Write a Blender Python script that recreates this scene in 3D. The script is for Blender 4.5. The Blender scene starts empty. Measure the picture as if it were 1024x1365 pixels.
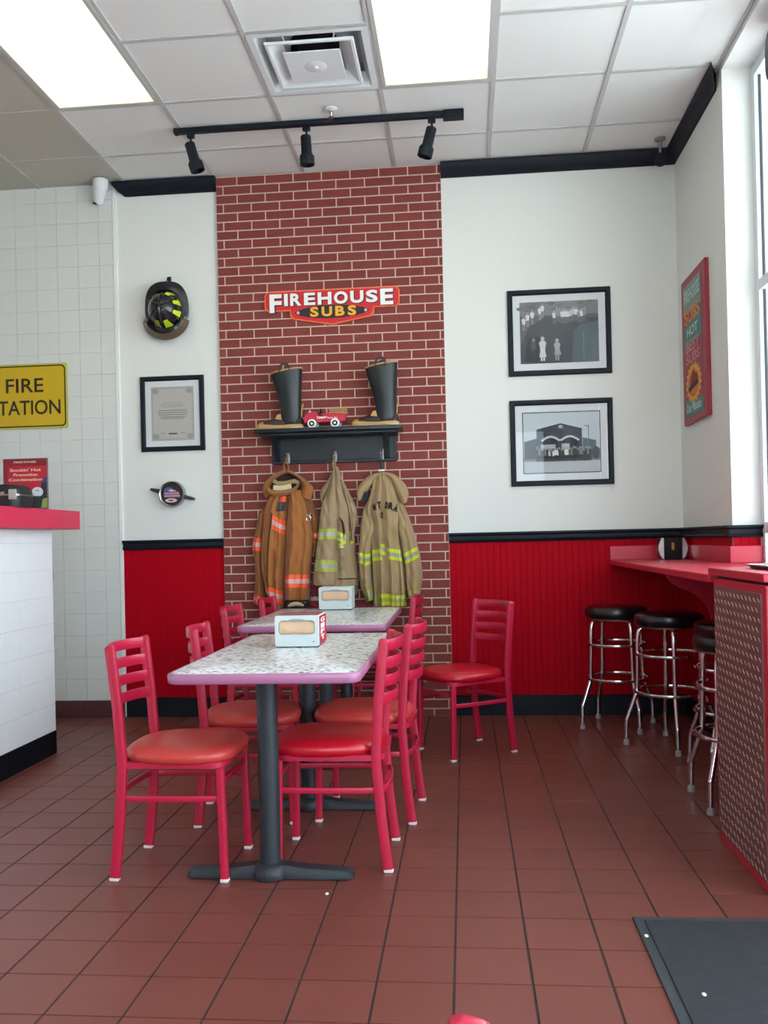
import bpy, bmesh, math, random
import numpy as np
from mathutils import Vector, Matrix

# ------------------------------------------------------------------ camera, world, light, exposure
SC = bpy.context.scene
COL = SC.collection
H = 1.1524                                   # eye height above the floor
YAW, PITCH, ROLL, F, CY = .0905, .0043, -.0227, 1186.85, 715.47

def cam_axes():
    cy, sy, cp, sp = math.cos(YAW), math.sin(YAW), math.cos(PITCH), math.sin(PITCH)
    f = Vector((-sy*cp, cy*cp, sp)); r = Vector((cy, sy, 0)); u = r.cross(f)
    c, s = math.cos(ROLL), math.sin(ROLL)
    return c*r + s*u, -s*r + c*u, f
CR, CU, CF = cam_axes()
cam = bpy.data.cameras.new('camera'); cam_o = bpy.data.objects.new('camera', cam); COL.objects.link(cam_o)
M = Matrix.Identity(4)
for i in range(3):
    M[i][0], M[i][1], M[i][2] = CR[i], CU[i], -CF[i]
M[2][3] = H
cam_o.matrix_world = M
cam.sensor_fit = 'HORIZONTAL'; cam.sensor_width = 36; cam.lens = F/1024*36
cam.shift_y = (CY-682.5)/1024; cam.clip_start = .02
SC.camera = cam_o

EXPOSURE = -.15
SKY = 7.6
SC.view_settings.view_transform = 'Standard'; SC.view_settings.look = 'None'
SC.view_settings.exposure = EXPOSURE; SC.view_settings.gamma = 1; SC.view_settings.use_curve_mapping = False
w = bpy.data.worlds.new('sky'); SC.world = w; w.use_nodes = True
bg = w.node_tree.nodes['Background']; bg.inputs[0].default_value = (.80, .90, .98, 1); bg.inputs[1].default_value = SKY

def portal(x, y, z, sx, sy, rot):
    l = bpy.data.lights.new('window_portal', 'AREA'); l.shape = 'RECTANGLE'; l.size = sx; l.size_y = sy
    l.cycles.is_portal = True
    o = bpy.data.objects.new('window_portal', l); o.location = (x, y, z); o.rotation_euler = rot; COL.objects.link(o)
CEIL = 3.608
BACK = 5.85
RX = 1.395                                    # inner face of the right wall
WX = 1.54                                     # window plane
FRONT = -1.0
LEFT = -5.2
portal(WX+.09, 2.1, 1.8, 3.55, 5.5, (0, math.radians(90), 0))
sun = bpy.data.lights.new('sun', 'SUN'); sun.energy = 20; sun.angle = math.radians(1); sun.color = (1, .96, .9)
sun_o = bpy.data.objects.new('sun', sun); sun_o.rotation_euler = Vector((.36, -.30, -1)).to_track_quat('-Z', 'Y').to_euler(); sun_o.location = (0, 0, 12); COL.objects.link(sun_o)
portal(.1, FRONT-.12, 1.65, 2.3, 2.2, (math.radians(90), 0, 0))

def W(px, py, Y):                             # photo point at depth Y -> world
    r = CR*((px-512)/F) - CU*((py-CY)/F) + CF
    t = Y/r.y
    return Vector((r.x*t, Y, H + r.z*t))

# ------------------------------------------------------------------ materials
def lin(c):
    return tuple((v/12.92 if v <= .04045 else ((v+.055)/1.055)**2.4) for v in [x/255 for x in c])
MATS = {}
def mat(name, c, rough=.5, metal=0., var=0., scale=8., bump=0., bscale=60., island=0., coat=0., spec=.5, emit=None, es=0., sheen=0., alpha=None, stretch=None):
    if name in MATS: return MATS[name]
    m = bpy.data.materials.new(name); m.use_nodes = True; nt = m.node_tree; n = nt.nodes; L = nt.links
    b = n['Principled BSDF']; c3 = lin(c)
    b.inputs['Base Color'].default_value = (*c3, 1); b.inputs['Roughness'].default_value = rough
    b.inputs['Metallic'].default_value = metal; b.inputs['Specular IOR Level'].default_value = spec
    b.inputs['Coat Weight'].default_value = coat; b.inputs['Coat Roughness'].default_value = .12
    if sheen: b.inputs['Sheen Weight'].default_value = sheen
    tc = n.new('ShaderNodeTexCoord'); vec = tc.outputs['Object']
    if stretch:
        mp = n.new('ShaderNodeMapping'); mp.inputs['Scale'].default_value = stretch; L.new(vec, mp.inputs[0]); vec = mp.outputs[0]
    if var or island:
        col = None
        hsv = n.new('ShaderNodeHueSaturation'); hsv.inputs['Color'].default_value = (*c3, 1)
        ma = n.new('ShaderNodeMath'); ma.operation = 'ADD'; ma.inputs[0].default_value = 1 - var/2 - island/2; 
        src = None
        if var:
            t = n.new('ShaderNodeTexNoise'); t.inputs['Scale'].default_value = scale; t.inputs['Detail'].default_value = 5; L.new(vec, t.inputs['Vector'])
            k = n.new('ShaderNodeMath'); k.operation = 'MULTIPLY'; k.inputs[1].default_value = var; L.new(t.outputs['Fac'], k.inputs[0]); src = k.outputs[0]
        if island:
            g = n.new('ShaderNodeNewGeometry'); k2 = n.new('ShaderNodeMath'); k2.operation = 'MULTIPLY'; k2.inputs[1].default_value = island
            L.new(g.outputs['Random Per Island'], k2.inputs[0])
            if src:
                a = n.new('ShaderNodeMath'); L.new(src, a.inputs[0]); L.new(k2.outputs[0], a.inputs[1]); src = a.outputs[0]
            else: src = k2.outputs[0]
        L.new(src, ma.inputs[1]); L.new(ma.outputs[0], hsv.inputs['Value']); L.new(hsv.outputs[0], b.inputs['Base Color'])
    if bump:
        t = n.new('ShaderNodeTexNoise'); t.inputs['Scale'].default_value = bscale; t.inputs['Detail'].default_value = 4; L.new(vec, t.inputs['Vector'])
        bp = n.new('ShaderNodeBump'); bp.inputs['Strength'].default_value = bump; bp.inputs['Distance'].default_value = .01
        L.new(t.outputs['Fac'], bp.inputs['Height']); L.new(bp.outputs[0], b.inputs['Normal'])
    if emit: b.inputs['Emission Color'].default_value = (*lin(emit), 1); b.inputs['Emission Strength'].default_value = es
    MATS[name] = m; return m

def glass_mat(name, tint, fac=.08, rough=.02):
    m = bpy.data.materials.new(name); m.use_nodes = True; nt = m.node_tree; n = nt.nodes; L = nt.links
    n.remove(n['Principled BSDF']); out = n['Material Output']
    t = n.new('ShaderNodeBsdfTransparent'); t.inputs[0].default_value = (*lin(tint), 1)
    g = n.new('ShaderNodeBsdfGlossy'); g.inputs['Roughness'].default_value = rough
    fr = n.new('ShaderNodeFresnel'); fr.inputs[0].default_value = 1.45
    mx = n.new('ShaderNodeMixShader'); ge = n.new('ShaderNodeNewGeometry'); iv = n.new('ShaderNodeMath'); iv.operation = 'SUBTRACT'; iv.inputs[0].default_value = 1; L.new(ge.outputs['Backfacing'], iv.inputs[1])
    ml = n.new('ShaderNodeMath'); ml.operation = 'MULTIPLY'; L.new(fr.outputs[0], ml.inputs[0]); L.new(iv.outputs[0], ml.inputs[1]); L.new(ml.outputs[0], mx.inputs[0]); L.new(t.outputs[0], mx.inputs[1]); L.new(g.outputs[0], mx.inputs[2]); L.new(mx.outputs[0], out.inputs[0])
    MATS[name] = m; return m

m_wall = mat('white paint', (224, 226, 221), .6, var=.03, scale=2)
m_soffit = mat('white soffit paint', (232, 234, 232), .6)
m_ctile = mat('ceiling tile', (231, 233, 231), .9, var=.05, scale=60, bump=.15, bscale=250, island=.03)
m_greytile = mat('grey ceiling tile', (188, 184, 170), .5, island=.02)  # greyer, smoother panels and bars for the left part of the ceiling
m_tbar = mat('ceiling grid metal', (190, 191, 190), .5)
m_black = mat('black gloss paint', (22, 28, 37), .5, bump=.05, bscale=20, spec=.2)
m_red = mat('red wainscot paint', (172, 1, 24), .6, var=.08, spec=.08, scale=3)
m_bar = mat('red bar laminate', (196, 38, 62), .35, var=.06, scale=4)
m_counter_red = mat('red counter laminate', (214, 48, 82), .4)
m_wtile = mat('white glazed tile', (218, 220, 216), .3, coat=.2)
m_wtile_lit = mat('white tile with window light in colour', (243, 247, 249), .3, coat=.2)  # same white tile, lightened: window light on the counter face put into the colour
m_grout = mat('pale grout', (216, 219, 217), .7)
m_btile = mat('black glazed tile', (14, 18, 24), .6, island=.1, spec=.15)
m_brick = mat('thin red brick', (128, 58, 52), .85, var=.25, scale=14, bump=.25, bscale=90, island=.14)
m_mortar = mat('mortar', (208, 186, 170), .95, var=.1, scale=40)
m_floor = mat('quarry tile', (118, 64, 56), .40, var=.22, scale=5, bump=.06, bscale=14, island=.10)
m_fgrout = mat('floor grout', (62, 52, 50), .9, var=.3, scale=20)
m_cove = mat('quarry cove base', (80, 42, 42), .6, island=.1)
m_alu = mat('white window frame', (214, 222, 228), .4, metal=.0)
m_gasket = mat('dark gasket', (50, 58, 66), .6)
m_pane = glass_mat('window glass', (250, 253, 255))
m_picglass = glass_mat('picture glass', (252, 252, 252))
m_chair = mat('raspberry red enamel', (184, 24, 60), .36, coat=.25, var=.08, scale=6)
m_seat = mat('red vinyl', (186, 12, 34), .32, coat=.15, var=.12, scale=7, bump=.08, bscale=12)
m_seatworn = mat('worn brick red vinyl', (196, 62, 56), .38, var=.16, scale=7, bump=.1, bscale=12)
m_glide = mat('white nylon', (225, 215, 212), .5)
m_chrome = mat('chrome', (222, 220, 222), .12, metal=1)
m_steel = mat('brushed steel', (176, 172, 168), .3, metal=1)
m_bvinyl = mat('black vinyl', (20, 21, 24), .28, bump=.08, bscale=14, coat=.2)
m_iron = mat('black cast iron', (36, 42, 48), .5, bump=.1, bscale=120)
m_mauve = mat('mauve metal edging', (172, 112, 148), .35, coat=.3, var=.1)
m_dispg = mat('pale blue grey plastic', (196, 208, 208), .35)
m_dispw = mat('white plastic', (224, 230, 232), .35)
m_napkin = mat('tan paper napkin', (212, 178, 146), .9, bump=.1, bscale=30)
m_dark = mat('dark cavity', (14, 14, 16), .8)
m_adred = mat('red printed card', (176, 30, 44), .5)
m_white = mat('white print', (240, 240, 236), .6)
m_paper = mat('mat board', (224, 228, 230), .8)
m_rubber = mat('grey rubber tip', (150, 148, 146), .7)

def tabletop_mat():
    m = bpy.data.materials.new('dashed laminate'); m.use_nodes = True; nt = m.node_tree; n = nt.nodes; L = nt.links
    b = n['Principled BSDF']; b.inputs['Roughness'].default_value = .2
    tc = n.new('ShaderNodeTexCoord')
    def dashes(rot, sc, th, off):
        mp = n.new('ShaderNodeMapping'); mp.inputs['Rotation'].default_value = (0, 0, rot); mp.inputs['Scale'].default_value = sc; mp.inputs['Location'].default_value = (off, off*.7, 0)
        L.new(tc.outputs['Object'], mp.inputs[0])
        v = n.new('ShaderNodeTexVoronoi'); v.inputs['Scale'].default_value = 1; v.inputs['Randomness'].default_value = .75; L.new(mp.outputs[0], v.inputs['Vector'])
        r = n.new('ShaderNodeMath'); r.operation = 'LESS_THAN'; r.inputs[1].default_value = th; L.new(v.outputs['Distance'], r.inputs[0])
        return r.outputs[0]
    a = dashes(.6, (30, 88, 1), .31, 3.1); c = dashes(-.6, (30, 88, 1), .27, 7.7); e = dashes(1.2, (40, 90, 1), .16, 1.7)
    def mix(c0, c1, f):
        x = n.new('ShaderNodeMix'); x.data_type = 'RGBA'; L.new(f, x.inputs[0])
        if hasattr(c0, 'is_output'): L.new(c0, x.inputs[6])
        else: x.inputs[6].default_value = (*lin(c0), 1)
        x.inputs[7].default_value = (*lin(c1), 1); return x.outputs[2]
    o = mix((236, 238, 240), (150, 156, 172), e); o = mix(o, (34, 38, 48), a); o = mix(o, (56, 58, 70), c)
    L.new(o, b.inputs['Base Color']); MATS['dashed laminate'] = m; return m
m_top = tabletop_mat()

# ------------------------------------------------------------------ mesh builder
ORG = {}
class MB:
    def __init__(s): s.bm = bmesh.new(); s.mats = []
    def mi(s, m):
        if m is None: return 0
        if m not in s.mats: s.mats.append(m)
        return s.mats.index(m)
    def faces(s, verts, faces, m=None, mtx=None):
        vs = [s.bm.verts.new(mtx @ Vector(v) if mtx else Vector(v)) for v in verts]; k = s.mi(m); out = []
        for f in faces:
            try:
                q = s.bm.faces.new([vs[i] for i in f]); q.material_index = k; out.append(q)
            except ValueError: pass
        return vs, out
    def box(s, x0, x1, y0, y1, z0, z1, b=0., m=None, mtx=None, seg=1):
        v = [(x, y, z) for x in (x0, x1) for y in (y0, y1) for z in (z0, z1)]
        f = [(0, 1, 3, 2), (4, 6, 7, 5), (0, 4, 5, 1), (2, 3, 7, 6), (0, 2, 6, 4), (1, 5, 7, 3)]
        vs, fs = s.faces(v, f, m, mtx)
        if b:
            es = list({e for q in fs for e in q.edges})
            bmesh.ops.bevel(s.bm, geom=es, offset=b, segments=seg, affect='EDGES', profile=.5)
        return s
    def grid(s, P, m=None, closeu=False, closev=False, capu=False):
        nu, nv = len(P), len(P[0]); k = s.mi(m)
        V = [[s.bm.verts.new(Vector(p)) for p in r] for r in P]
        for i in range(nu if closeu else nu-1):
            for j in range(nv if closev else nv-1):
                q = [V[i][j], V[(i+1) % nu][j], V[(i+1) % nu][(j+1) % nv], V[i][(j+1) % nv]]
                try: s.bm.faces.new(q).material_index = k
                except ValueError: pass
        if capu:
            for r in (V[0][::-1], V[-1]):
                try: s.bm.faces.new(r).material_index = k
                except ValueError: pass
        return s
    def lathe(s, prof, c=(0, 0, 0), n=32, m=None, mtx=None, sx=1, sy=1, cap=True):
        P = []
        for r, z in prof:
            row = []
            for i in range(n):
                a = 2*math.pi*i/n; p = Vector((r*math.cos(a)*sx, r*math.sin(a)*sy, z))
                if mtx: p = mtx @ p
                row.append(p + Vector(c))
            P.append(row)
        return s.grid(P, m, closev=True, capu=cap)
    def sweep(s, pts, prof, ref=(0, 1, 0), m=None, closed=False, scale=None, cap=True):
        # prof: list of (a, b); a along side axis (towards ref), b along the third axis
        pts = [Vector(p) for p in pts]; ref = Vector(ref); P = []; n = len(pts)
        for i, p in enumerate(pts):
            if closed: t = pts[(i+1) % n]-pts[i-1]
            else: t = pts[min(i+1, n-1)]-pts[max(i-1, 0)]
            t.normalize(); b = t.cross(ref)
            if b.length < 1e-5: b = t.cross(Vector((.3, .5, .8)))
            b.normalize(); a = b.cross(t).normalized(); k = scale[i] if scale else 1
            P.append([p + a*(q[0]*k) + b*(q[1]*k) for q in prof])
        return s.grid(P, m, closeu=closed, closev=True, capu=cap and not closed)
    def tube(s, pts, r, n=10, m=None, ref=(0, 0, 1), closed=False, scale=None, cap=True):
        prof = [(r*math.cos(2*math.pi*i/n), r*math.sin(2*math.pi*i/n)) for i in range(n)]
        return s.sweep(pts, prof, ref, m, closed, scale, cap)
    def poly(s, pts, d, m=None):                # prism: polygon pts (3D, coplanar) pushed by vector d
        pts = [Vector(p) for p in pts]; d = Vector(d); n = len(pts); k = s.mi(m)
        A = [s.bm.verts.new(p) for p in pts]; B = [s.bm.verts.new(p+d) for p in pts]
        s.bm.faces.new(A[::-1]).material_index = k; s.bm.faces.new(B).material_index = k
        for i in range(n): s.bm.faces.new([A[i], A[(i+1) % n], B[(i+1) % n], B[i]]).material_index = k
        return s
    def done(s, name, m=None, parent=None, origin=None, smooth=40):
        o_ = ORG[parent.name] if parent else Vector(origin if origin is not None else (0, 0, 0))
        bmesh.ops.recalc_face_normals(s.bm, faces=s.bm.faces[:])
        for v in s.bm.verts: v.co -= o_
        me = bpy.data.meshes.new(name); s.bm.to_mesh(me); s.bm.free()
        for x in (s.mats or [m]): me.materials.append(x)
        if smooth:
            me.polygons.foreach_set('use_smooth', [True]*len(me.polygons)); me.set_sharp_from_angle(angle=math.radians(smooth))
        ob = bpy.data.objects.new(name, me); COL.objects.link(ob)
        if parent: ob.parent = parent
        else: ob.location = o_
        ORG[ob.name] = o_.copy(); return ob

def root(name, label, cat, loc, group=None):
    o = bpy.data.objects.new(name, None); COL.objects.link(o); o.location = loc; o.empty_display_size = .1
    o['label'] = label; o['category'] = cat
    if group: o['group'] = group
    ORG[o.name] = Vector(loc); return o
def tag(o, label, cat, group=None):
    o['label'] = label; o['category'] = cat
    if group: o['group'] = group
    return o
def struct(o): o['kind'] = 'structure'; return o
def copy_tree(o, parent=None):
    c = o.copy(); COL.objects.link(c); ORG[c.name] = ORG[o.name]
    if parent: c.parent = parent
    for ch in [x for x in list(SC.objects) if x.parent == o]: copy_tree(ch, c)
    return c
def rrect(hw, hh, r, n=4):                      # rounded rectangle profile
    out = []
    for cx, cy, a0 in ((hw-r, hh-r, 0), (-hw+r, hh-r, 90), (-hw+r, -hh+r, 180), (hw-r, -hh+r, 270)):
        for i in range(n+1):
            a = math.radians(a0+90*i/n); out.append((cx+r*math.cos(a), cy+r*math.sin(a)))
    return out
def arc(cx, cy, r, a0, a1, n): return [(cx+r*math.cos(math.radians(a0+(a1-a0)*i/n)), cy+r*math.sin(math.radians(a0+(a1-a0)*i/n))) for i in range(n+1)]
def catmull(P, n):
    P = [Vector(p) for p in P]; out = []
    for i in range(len(P)-1):
        p0, p1, p2, p3 = P[max(i-1, 0)], P[i], P[i+1], P[min(i+2, len(P)-1)]
        for k in range(n):
            t = k/n; out.append(.5*((2*p1)+(p2-p0)*t+(2*p0-5*p1+4*p2-p3)*t*t+(3*p1-p0-3*p2+p3)*t**3))
    out.append(P[-1]); return out

def text(body, o, ux, uy, w, h, m, name, parent=None, ext=.002, bold=0., origin=None, smooth=None, lift=0.):
    """lettering fitted in a w x h box whose lower-left corner is o, along ux / uy"""
    cu = bpy.data.curves.new('t', 'FONT'); cu.body = body; cu.offset = bold; cu.resolution_u = 4
    ob = bpy.data.objects.new('t', cu); COL.objects.link(ob)
    dg = bpy.context.evaluated_depsgraph_get(); me = bpy.data.meshes.new_from_object(ob.evaluated_get(dg))
    vs = [v.co.copy() for v in me.vertices]; fs = [tuple(p.vertices) for p in me.polygons]
    bpy.data.objects.remove(ob); bpy.data.meshes.remove(me)
    x0 = min(v.x for v in vs); x1 = max(v.x for v in vs); y0 = min(v.y for v in vs); y1 = max(v.y for v in vs)
    o = Vector(o); ux = Vector(ux); uy = Vector(uy); nz = ux.cross(uy)
    mb = MB(); bm = mb.bm
    V = [bm.verts.new(o+ux*((v.x-x0)/(x1-x0)*w)+uy*((v.y-y0)/(y1-y0)*h)+nz*lift) for v in vs]
    F_ = []
    for f in fs:
        try: F_.append(bm.faces.new([V[i] for i in f]))
        except ValueError: pass
    if ext:
        r = bmesh.ops.extrude_face_region(bm, geom=F_)
        for v in [g for g in r['geom'] if isinstance(g, bmesh.types.BMVert)]: v.co += nz*ext
    return mb.done(name, m, parent, origin, smooth)

# ================================================================== STRUCTURE
# floor: grout bed + individual quarry tiles in one mesh
TA = .2024
mb = MB(); mb.box(LEFT, 1.7, FRONT-.1, 6.05, -.1, -.0025, m=m_fgrout)
x0, y0 = -.0536, 2.5224
for i in range(-26, 9):
    for j in range(-24, 18):
        xa, ya = x0+i*TA, y0+j*TA
        mb.box(xa+.0036, xa+TA-.0036, ya+.0024, ya+TA-.0024, -.004, 0, m=m_floor)
fl = struct(mb.done('floor', smooth=None))
# ceiling
c0, d0, CA = -.4010, 4.8117, .6096
LIGHTS = [(0, -2), (-3, -2)]                  # cells (column, first row) of 2x4 troffers
mb = MB(); mb2 = MB()
skip = {(0, -1), (0, -2), (-3, -1), (-3, -2), (-1, -1), (0, -6), (0, -7), (-3, -6), (-3, -7)}
for i in range(-8, 3):
    for j in range(-12, 2):
        if (i, j) in skip: continue
        xa, ya = c0+i*CA, d0+j*CA; xb = min(xa+CA, RX+.02); yb = min(ya+CA, 6.0)
        if xa > RX or xb < LEFT: continue
        mb.box(xa+.008, xb-.008, ya+.008, yb-.008, CEIL+.006, CEIL+.02, m=m_greytile if i < -3 else m_ctile)
mb.box(LEFT, WX+.3, FRONT-.1, 6.05, CEIL+.12, CEIL+.2, m=m_wall)
mb.done('ceiling', smooth=None)['kind'] = 'structure'
for i in range(-7, 4):
    xa = c0+i*CA
    if i == 3: xa = RX-.006
    mb2.box(xa-.012, xa+.012, FRONT, BACK, CEIL-.001, CEIL+.006, m=m_greytile if i < -3 else m_tbar)
for j in range(-11, 2):
    ya = d0+j*CA
    if j == 2: continue
    for i in range(-3, 3):
        if (i in (0, -3)) and j in (-1, -6): continue
        mb2.box(c0+i*CA, min(c0+(i+1)*CA, RX), ya-.012, ya+.012, CEIL, CEIL+.0062, m=m_tbar)
    mb2.box(c0+3*CA-.001, RX+.0, ya-.012, ya+.012, CEIL, CEIL+.0061, m=m_tbar) if c0+3*CA < RX else None
    mb2.box(LEFT, c0-3*CA, ya-.012, ya+.012, CEIL, CEIL+.0062, m=m_greytile)
struct(mb2.done('trim_1', smooth=None))       # suspended ceiling grid
# back wall (drywall part) and tiled part on the left
struct(MB().box(-2.32, WX+.3, BACK, BACK+.15, 0, CEIL+.1).done('wall_back', m_wall, smooth=None))
TX = -2.315
def tilewall(mb, o, ux, uz, nrm, w, h, t, g=.0006, off=(0, 0), m=None):
    """square tiles of size t over a w x h rectangle; o corner"""
    o, ux, uz, nrm = map(Vector, (o, ux, uz, nrm))
    a = -off[0]
    while a < w:
        b = -off[1]
        while b < h:
            p, q = max(a, 0)+g, min(a+t, w)-g; r, s_ = max(b, 0)+g, min(b+t, h)-g
            if q > p and s_ > r:
                A = [o+ux*p+uz*r, o+ux*q+uz*r, o+ux*q+uz*s_, o+ux*p+uz*s_]; e = .001
                Bq = [o+ux*(p+e)+uz*(r+e)+nrm*.004, o+ux*(q-e)+uz*(r+e)+nrm*.004, o+ux*(q-e)+uz*(s_-e)+nrm*.004, o+ux*(p+e)+uz*(s_-e)+nrm*.004]
                mb.faces(A+Bq, [(4, 5, 6, 7), (0, 1, 5, 4), (1, 2, 6, 5), (2, 3, 7, 6), (3, 0, 4, 7)], m or m_wtile)
            b += t
        a += t
mb = MB(); mb.box(LEFT, TX, BACK-.008, BACK+.15, 0, CEIL+.1, m=m_grout)
tilewall(mb, (LEFT, BACK-.008, .112), (1, 0, 0), (0, 0, 1), (0, -1, 0), TX-LEFT, CEIL-.112, .1475, off=(.03, .0))
struct(mb.done('wall_left', smooth=None))
struct(MB().box(LEFT-.1, LEFT, FRONT-.1, BACK+.15, 0, CEIL+.1).done('wall_far_left', m_wall, smooth=None))
struct(MB().box(TX-.014, TX+.014, BACK-.016, BACK+.01, .10, CEIL, b=.004).done('trim_2', m_soffit))   # corner bead between tile and paint
mb = MB()
xx = LEFT
while xx < TX-.01:
    mb.box(xx+.001, min(xx+.2, TX)-.001, BACK-.022, BACK, .0, .112, b=.003, m=m_cove); xx += .2
struct(mb.done('baseboard_left', smooth=None))
# brick chimney panel
BX0, BX1 = -1.605, -.103
BF = BACK-.022
mb = MB(); mb.box(BX0, BX1, BACK-.0195, BACK+.01, 0, CEIL, m=m_mortar)
bl, bh, gp = .1905, .0603, .0055
z = -.01; r = 0
while z < CEIL-.01:
    x = BX0 - (.0 if r % 2 else bl*.5) - .045
    while x < BX1:
        xa, xb = max(x, BX0), min(x+bl-gp, BX1); za, zb = max(z, 0), min(z+bh-gp, CEIL)
        if xb-xa > .008: mb.box(xa, xb, BF, BACK-.01, za, zb, b=.0012, m=m_brick)
        x += bl
    z += bh; r += 1
struct(mb.done('wall_center', smooth=None))
# right wall with window recess (pier from Y 4.8 to the corner)
PIER = 4.80
mb = MB(); mb.box(RX, WX+.06, PIER, BACK+.02, 0, CEIL+.1, m=m_wall)
mb.box(WX, WX+.06, 2.66, PIER, 0, .93, m=m_wall)
mb.box(RX, WX+.06, FRONT, PIER, CEIL-.03, CEIL+.1, m=m_soffit)
mb.box(RX, WX+.3, FRONT-.1, FRONT+.4, .93, CEIL, m=m_wall)
struct(mb.done('wall_right', smooth=None))
# front wall behind the viewer, with glazing
mb = MB(); mb.box(LEFT, WX+.3, FRONT-.15, FRONT, 0, .6, m=m_wall); mb.box(LEFT, WX+.3, FRONT-.15, FRONT, 2.7, CEIL+.1, m=m_wall)
mb.box(LEFT, -1.0, FRONT-.15, FRONT, .6, 2.7, m=m_wall); mb.box(1.2, WX+.3, FRONT-.15, FRONT, .6, 2.7, m=m_wall)
struct(mb.done('wall_front', smooth=None))
def window(idx, o, ux, L_, z0, z1, nm, hs, vs_, fw=.055, name=None):
    """storefront window: frame along ux from o, mullions at hs (heights) and vs_ (distances)"""
    o = Vector(o); ux = Vector(ux); nm = Vector(nm); mb = MB()
    def bar(a0, a1, b0, b1, d=.026):
        P = [o+ux*a0+Vector((0, 0, b0)), o+ux*a1+Vector((0, 0, b0)), o+ux*a1+Vector((0, 0, b1)), o+ux*a0+Vector((0, 0, b1))]
        mb.poly([p-nm*d for p in P], nm*2*d)
    bar(0, L_, z0, z0+fw); bar(0, L_, z1-fw, z1)
    for a in [0]+vs_+[L_-fw]: bar(a, a+fw, z0, z1, .027)
    for h_ in hs: bar(0, L_, h_-fw/2, h_+fw/2, .025)
    f = struct(mb.done(name or 'window_%d' % idx, m_alu, origin=o, smooth=None))
    g = MB(); xs = [0]+vs_+[L_-fw]; hz = [z0]+hs+[z1]
    for a in xs[:-1]:
        b = xs[xs.index(a)+1]
        for k in range(len(hz)-1):
            for (p, q, r_, s_) in ((a+fw, a+fw+.004, hz[k], hz[k+1]), (b-.004, b, hz[k], hz[k+1])):
                P = [o+ux*p+Vector((0, 0, r_)), o+ux*q+Vector((0, 0, r_)), o+ux*q+Vector((0, 0, s_)), o+ux*p+Vector((0, 0, s_))]
                g.poly([v-nm*.007 for v in P], nm*.014)
    g.done('gasket', m_gasket, f, smooth=None)
    P = [o+Vector((0, 0, z0+.01)), o+ux*L_+Vector((0, 0, z0+.01)), o+ux*L_+Vector((0, 0, z1-.01)), o+Vector((0, 0, z1-.01))]
    MB().poly([v-nm*.003 for v in P], nm*.006).done('pane', m_pane, f, smooth=None)
window(1, (WX+.028, 2.66, 0), (0, 1, 0), PIER-2.66, .93, CEIL-.04, (1, 0, 0), [1.175, 2.43], [1.05])
window(3, (WX+.028, FRONT+.4, 0), (0, 1, 0), 2.66-FRONT-.4, .0, CEIL-.04, (1, 0, 0), [2.43], [1.1, 2.15], name='door_1')
window(2, (-1.0, FRONT-.07, 0), (1, 0, 0), 2.2, .6, 2.7, (0, 1, 0), [], [1.08])
# ground outside
struct(MB().box(-30, 40, -40, 40, -.22, -.12).done('ground_outside', mat('pale concrete paving', (206, 206, 202), .9, var=.1, scale=1), smooth=None))
struct(MB().box(WX+.12, WX+1.9, FRONT-3, BACK+1.5, 3.62, 3.8).done('added_overhang', m_soffit, smooth=None))   # unseen overhang, added outside the right window to block high sky light
# beadboard wainscot
def beadboard(mb, o, ux, nrm, L_, z0, z1, p=.042):
    o, ux, nrm = map(Vector, (o, ux, nrm)); pts = []; a = 0
    while a < L_-p:
        pts += [(a, .008), (a+p-.007, .008), (a+p-.0045, .0058), (a+p-.002, .008)]; a += p
    pts += [(a, .008), (L_, .008)]
    mb.grid([[o+ux*q+nrm*d+Vector((0, 0, z)) for q, d in pts] for z in (z0, z1)])
mb = MB(); beadboard(mb, (TX+.014, BACK, 0), (1, 0, 0), (0, -1, 0), BX0-TX-.014, .1, 1.15)
beadboard(mb, (BX1, BACK, 0), (1, 0, 0), (0, -1, 0), RX-BX1, .1, 1.15)
beadboard(mb, (WX, 2.66, 0), (0, 1, 0), (-1, 0, 0), PIER-2.66, .1, .93)
beadboard(mb, (RX, PIER, 0), (0, 1, 0), (-1, 0, 0), BACK-PIER, .1, 1.15)
beadboard(mb, (RX, PIER, 0), (1, 0, 0), (0, -1, 0), .14, .1, 1.15)
struct(mb.done('trim_3', m_red, smooth=None))
mb = MB()
for xa, xb in ((TX+.014, BX0), (BX1, RX)):
    mb.box(xa, xb, BACK-.018, BACK, 0, .13, b=.003)
mb.box(RX-.018, RX, PIER-.018, BACK-.018, 0, .13, b=.003); mb.box(RX, WX, PIER-.018, PIER, 0, .13, b=.003); mb.box(WX-.018, WX, 2.66, PIER-.018, 0, .13, b=.003)
struct(mb.done('baseboard_back', m_black))
# chair rail with a small moulding profile
railp = [(0, .0), (.022, .0), (.03, .012), (.022, .02), (.022, .042), (.038, .052), (.038, .064), (0, .064)]
def mould(mb, pts_fn, prof): mb.grid([[Vector(pts_fn(e, d, zz)) for d, zz in prof] for e in (0, 1)], closev=True, capu=True)
ZR = 1.127
mb = MB()
mould(mb, lambda e, d, z: ((TX+.014, BX0)[e], BACK-d, ZR+z), railp)
mould(mb, lambda e, d, z: (BX1 if e == 0 else RX-d, BACK-d, ZR+z), railp)
mould(mb, lambda e, d, z: (RX-d, BACK-d if e == 0 else PIER-d, ZR+z), railp)
mould(mb, lambda e, d, z: (RX-d if e == 0 else WX, PIER-d, ZR+z), railp)
struct(mb.done('trim_4', m_black))
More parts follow.
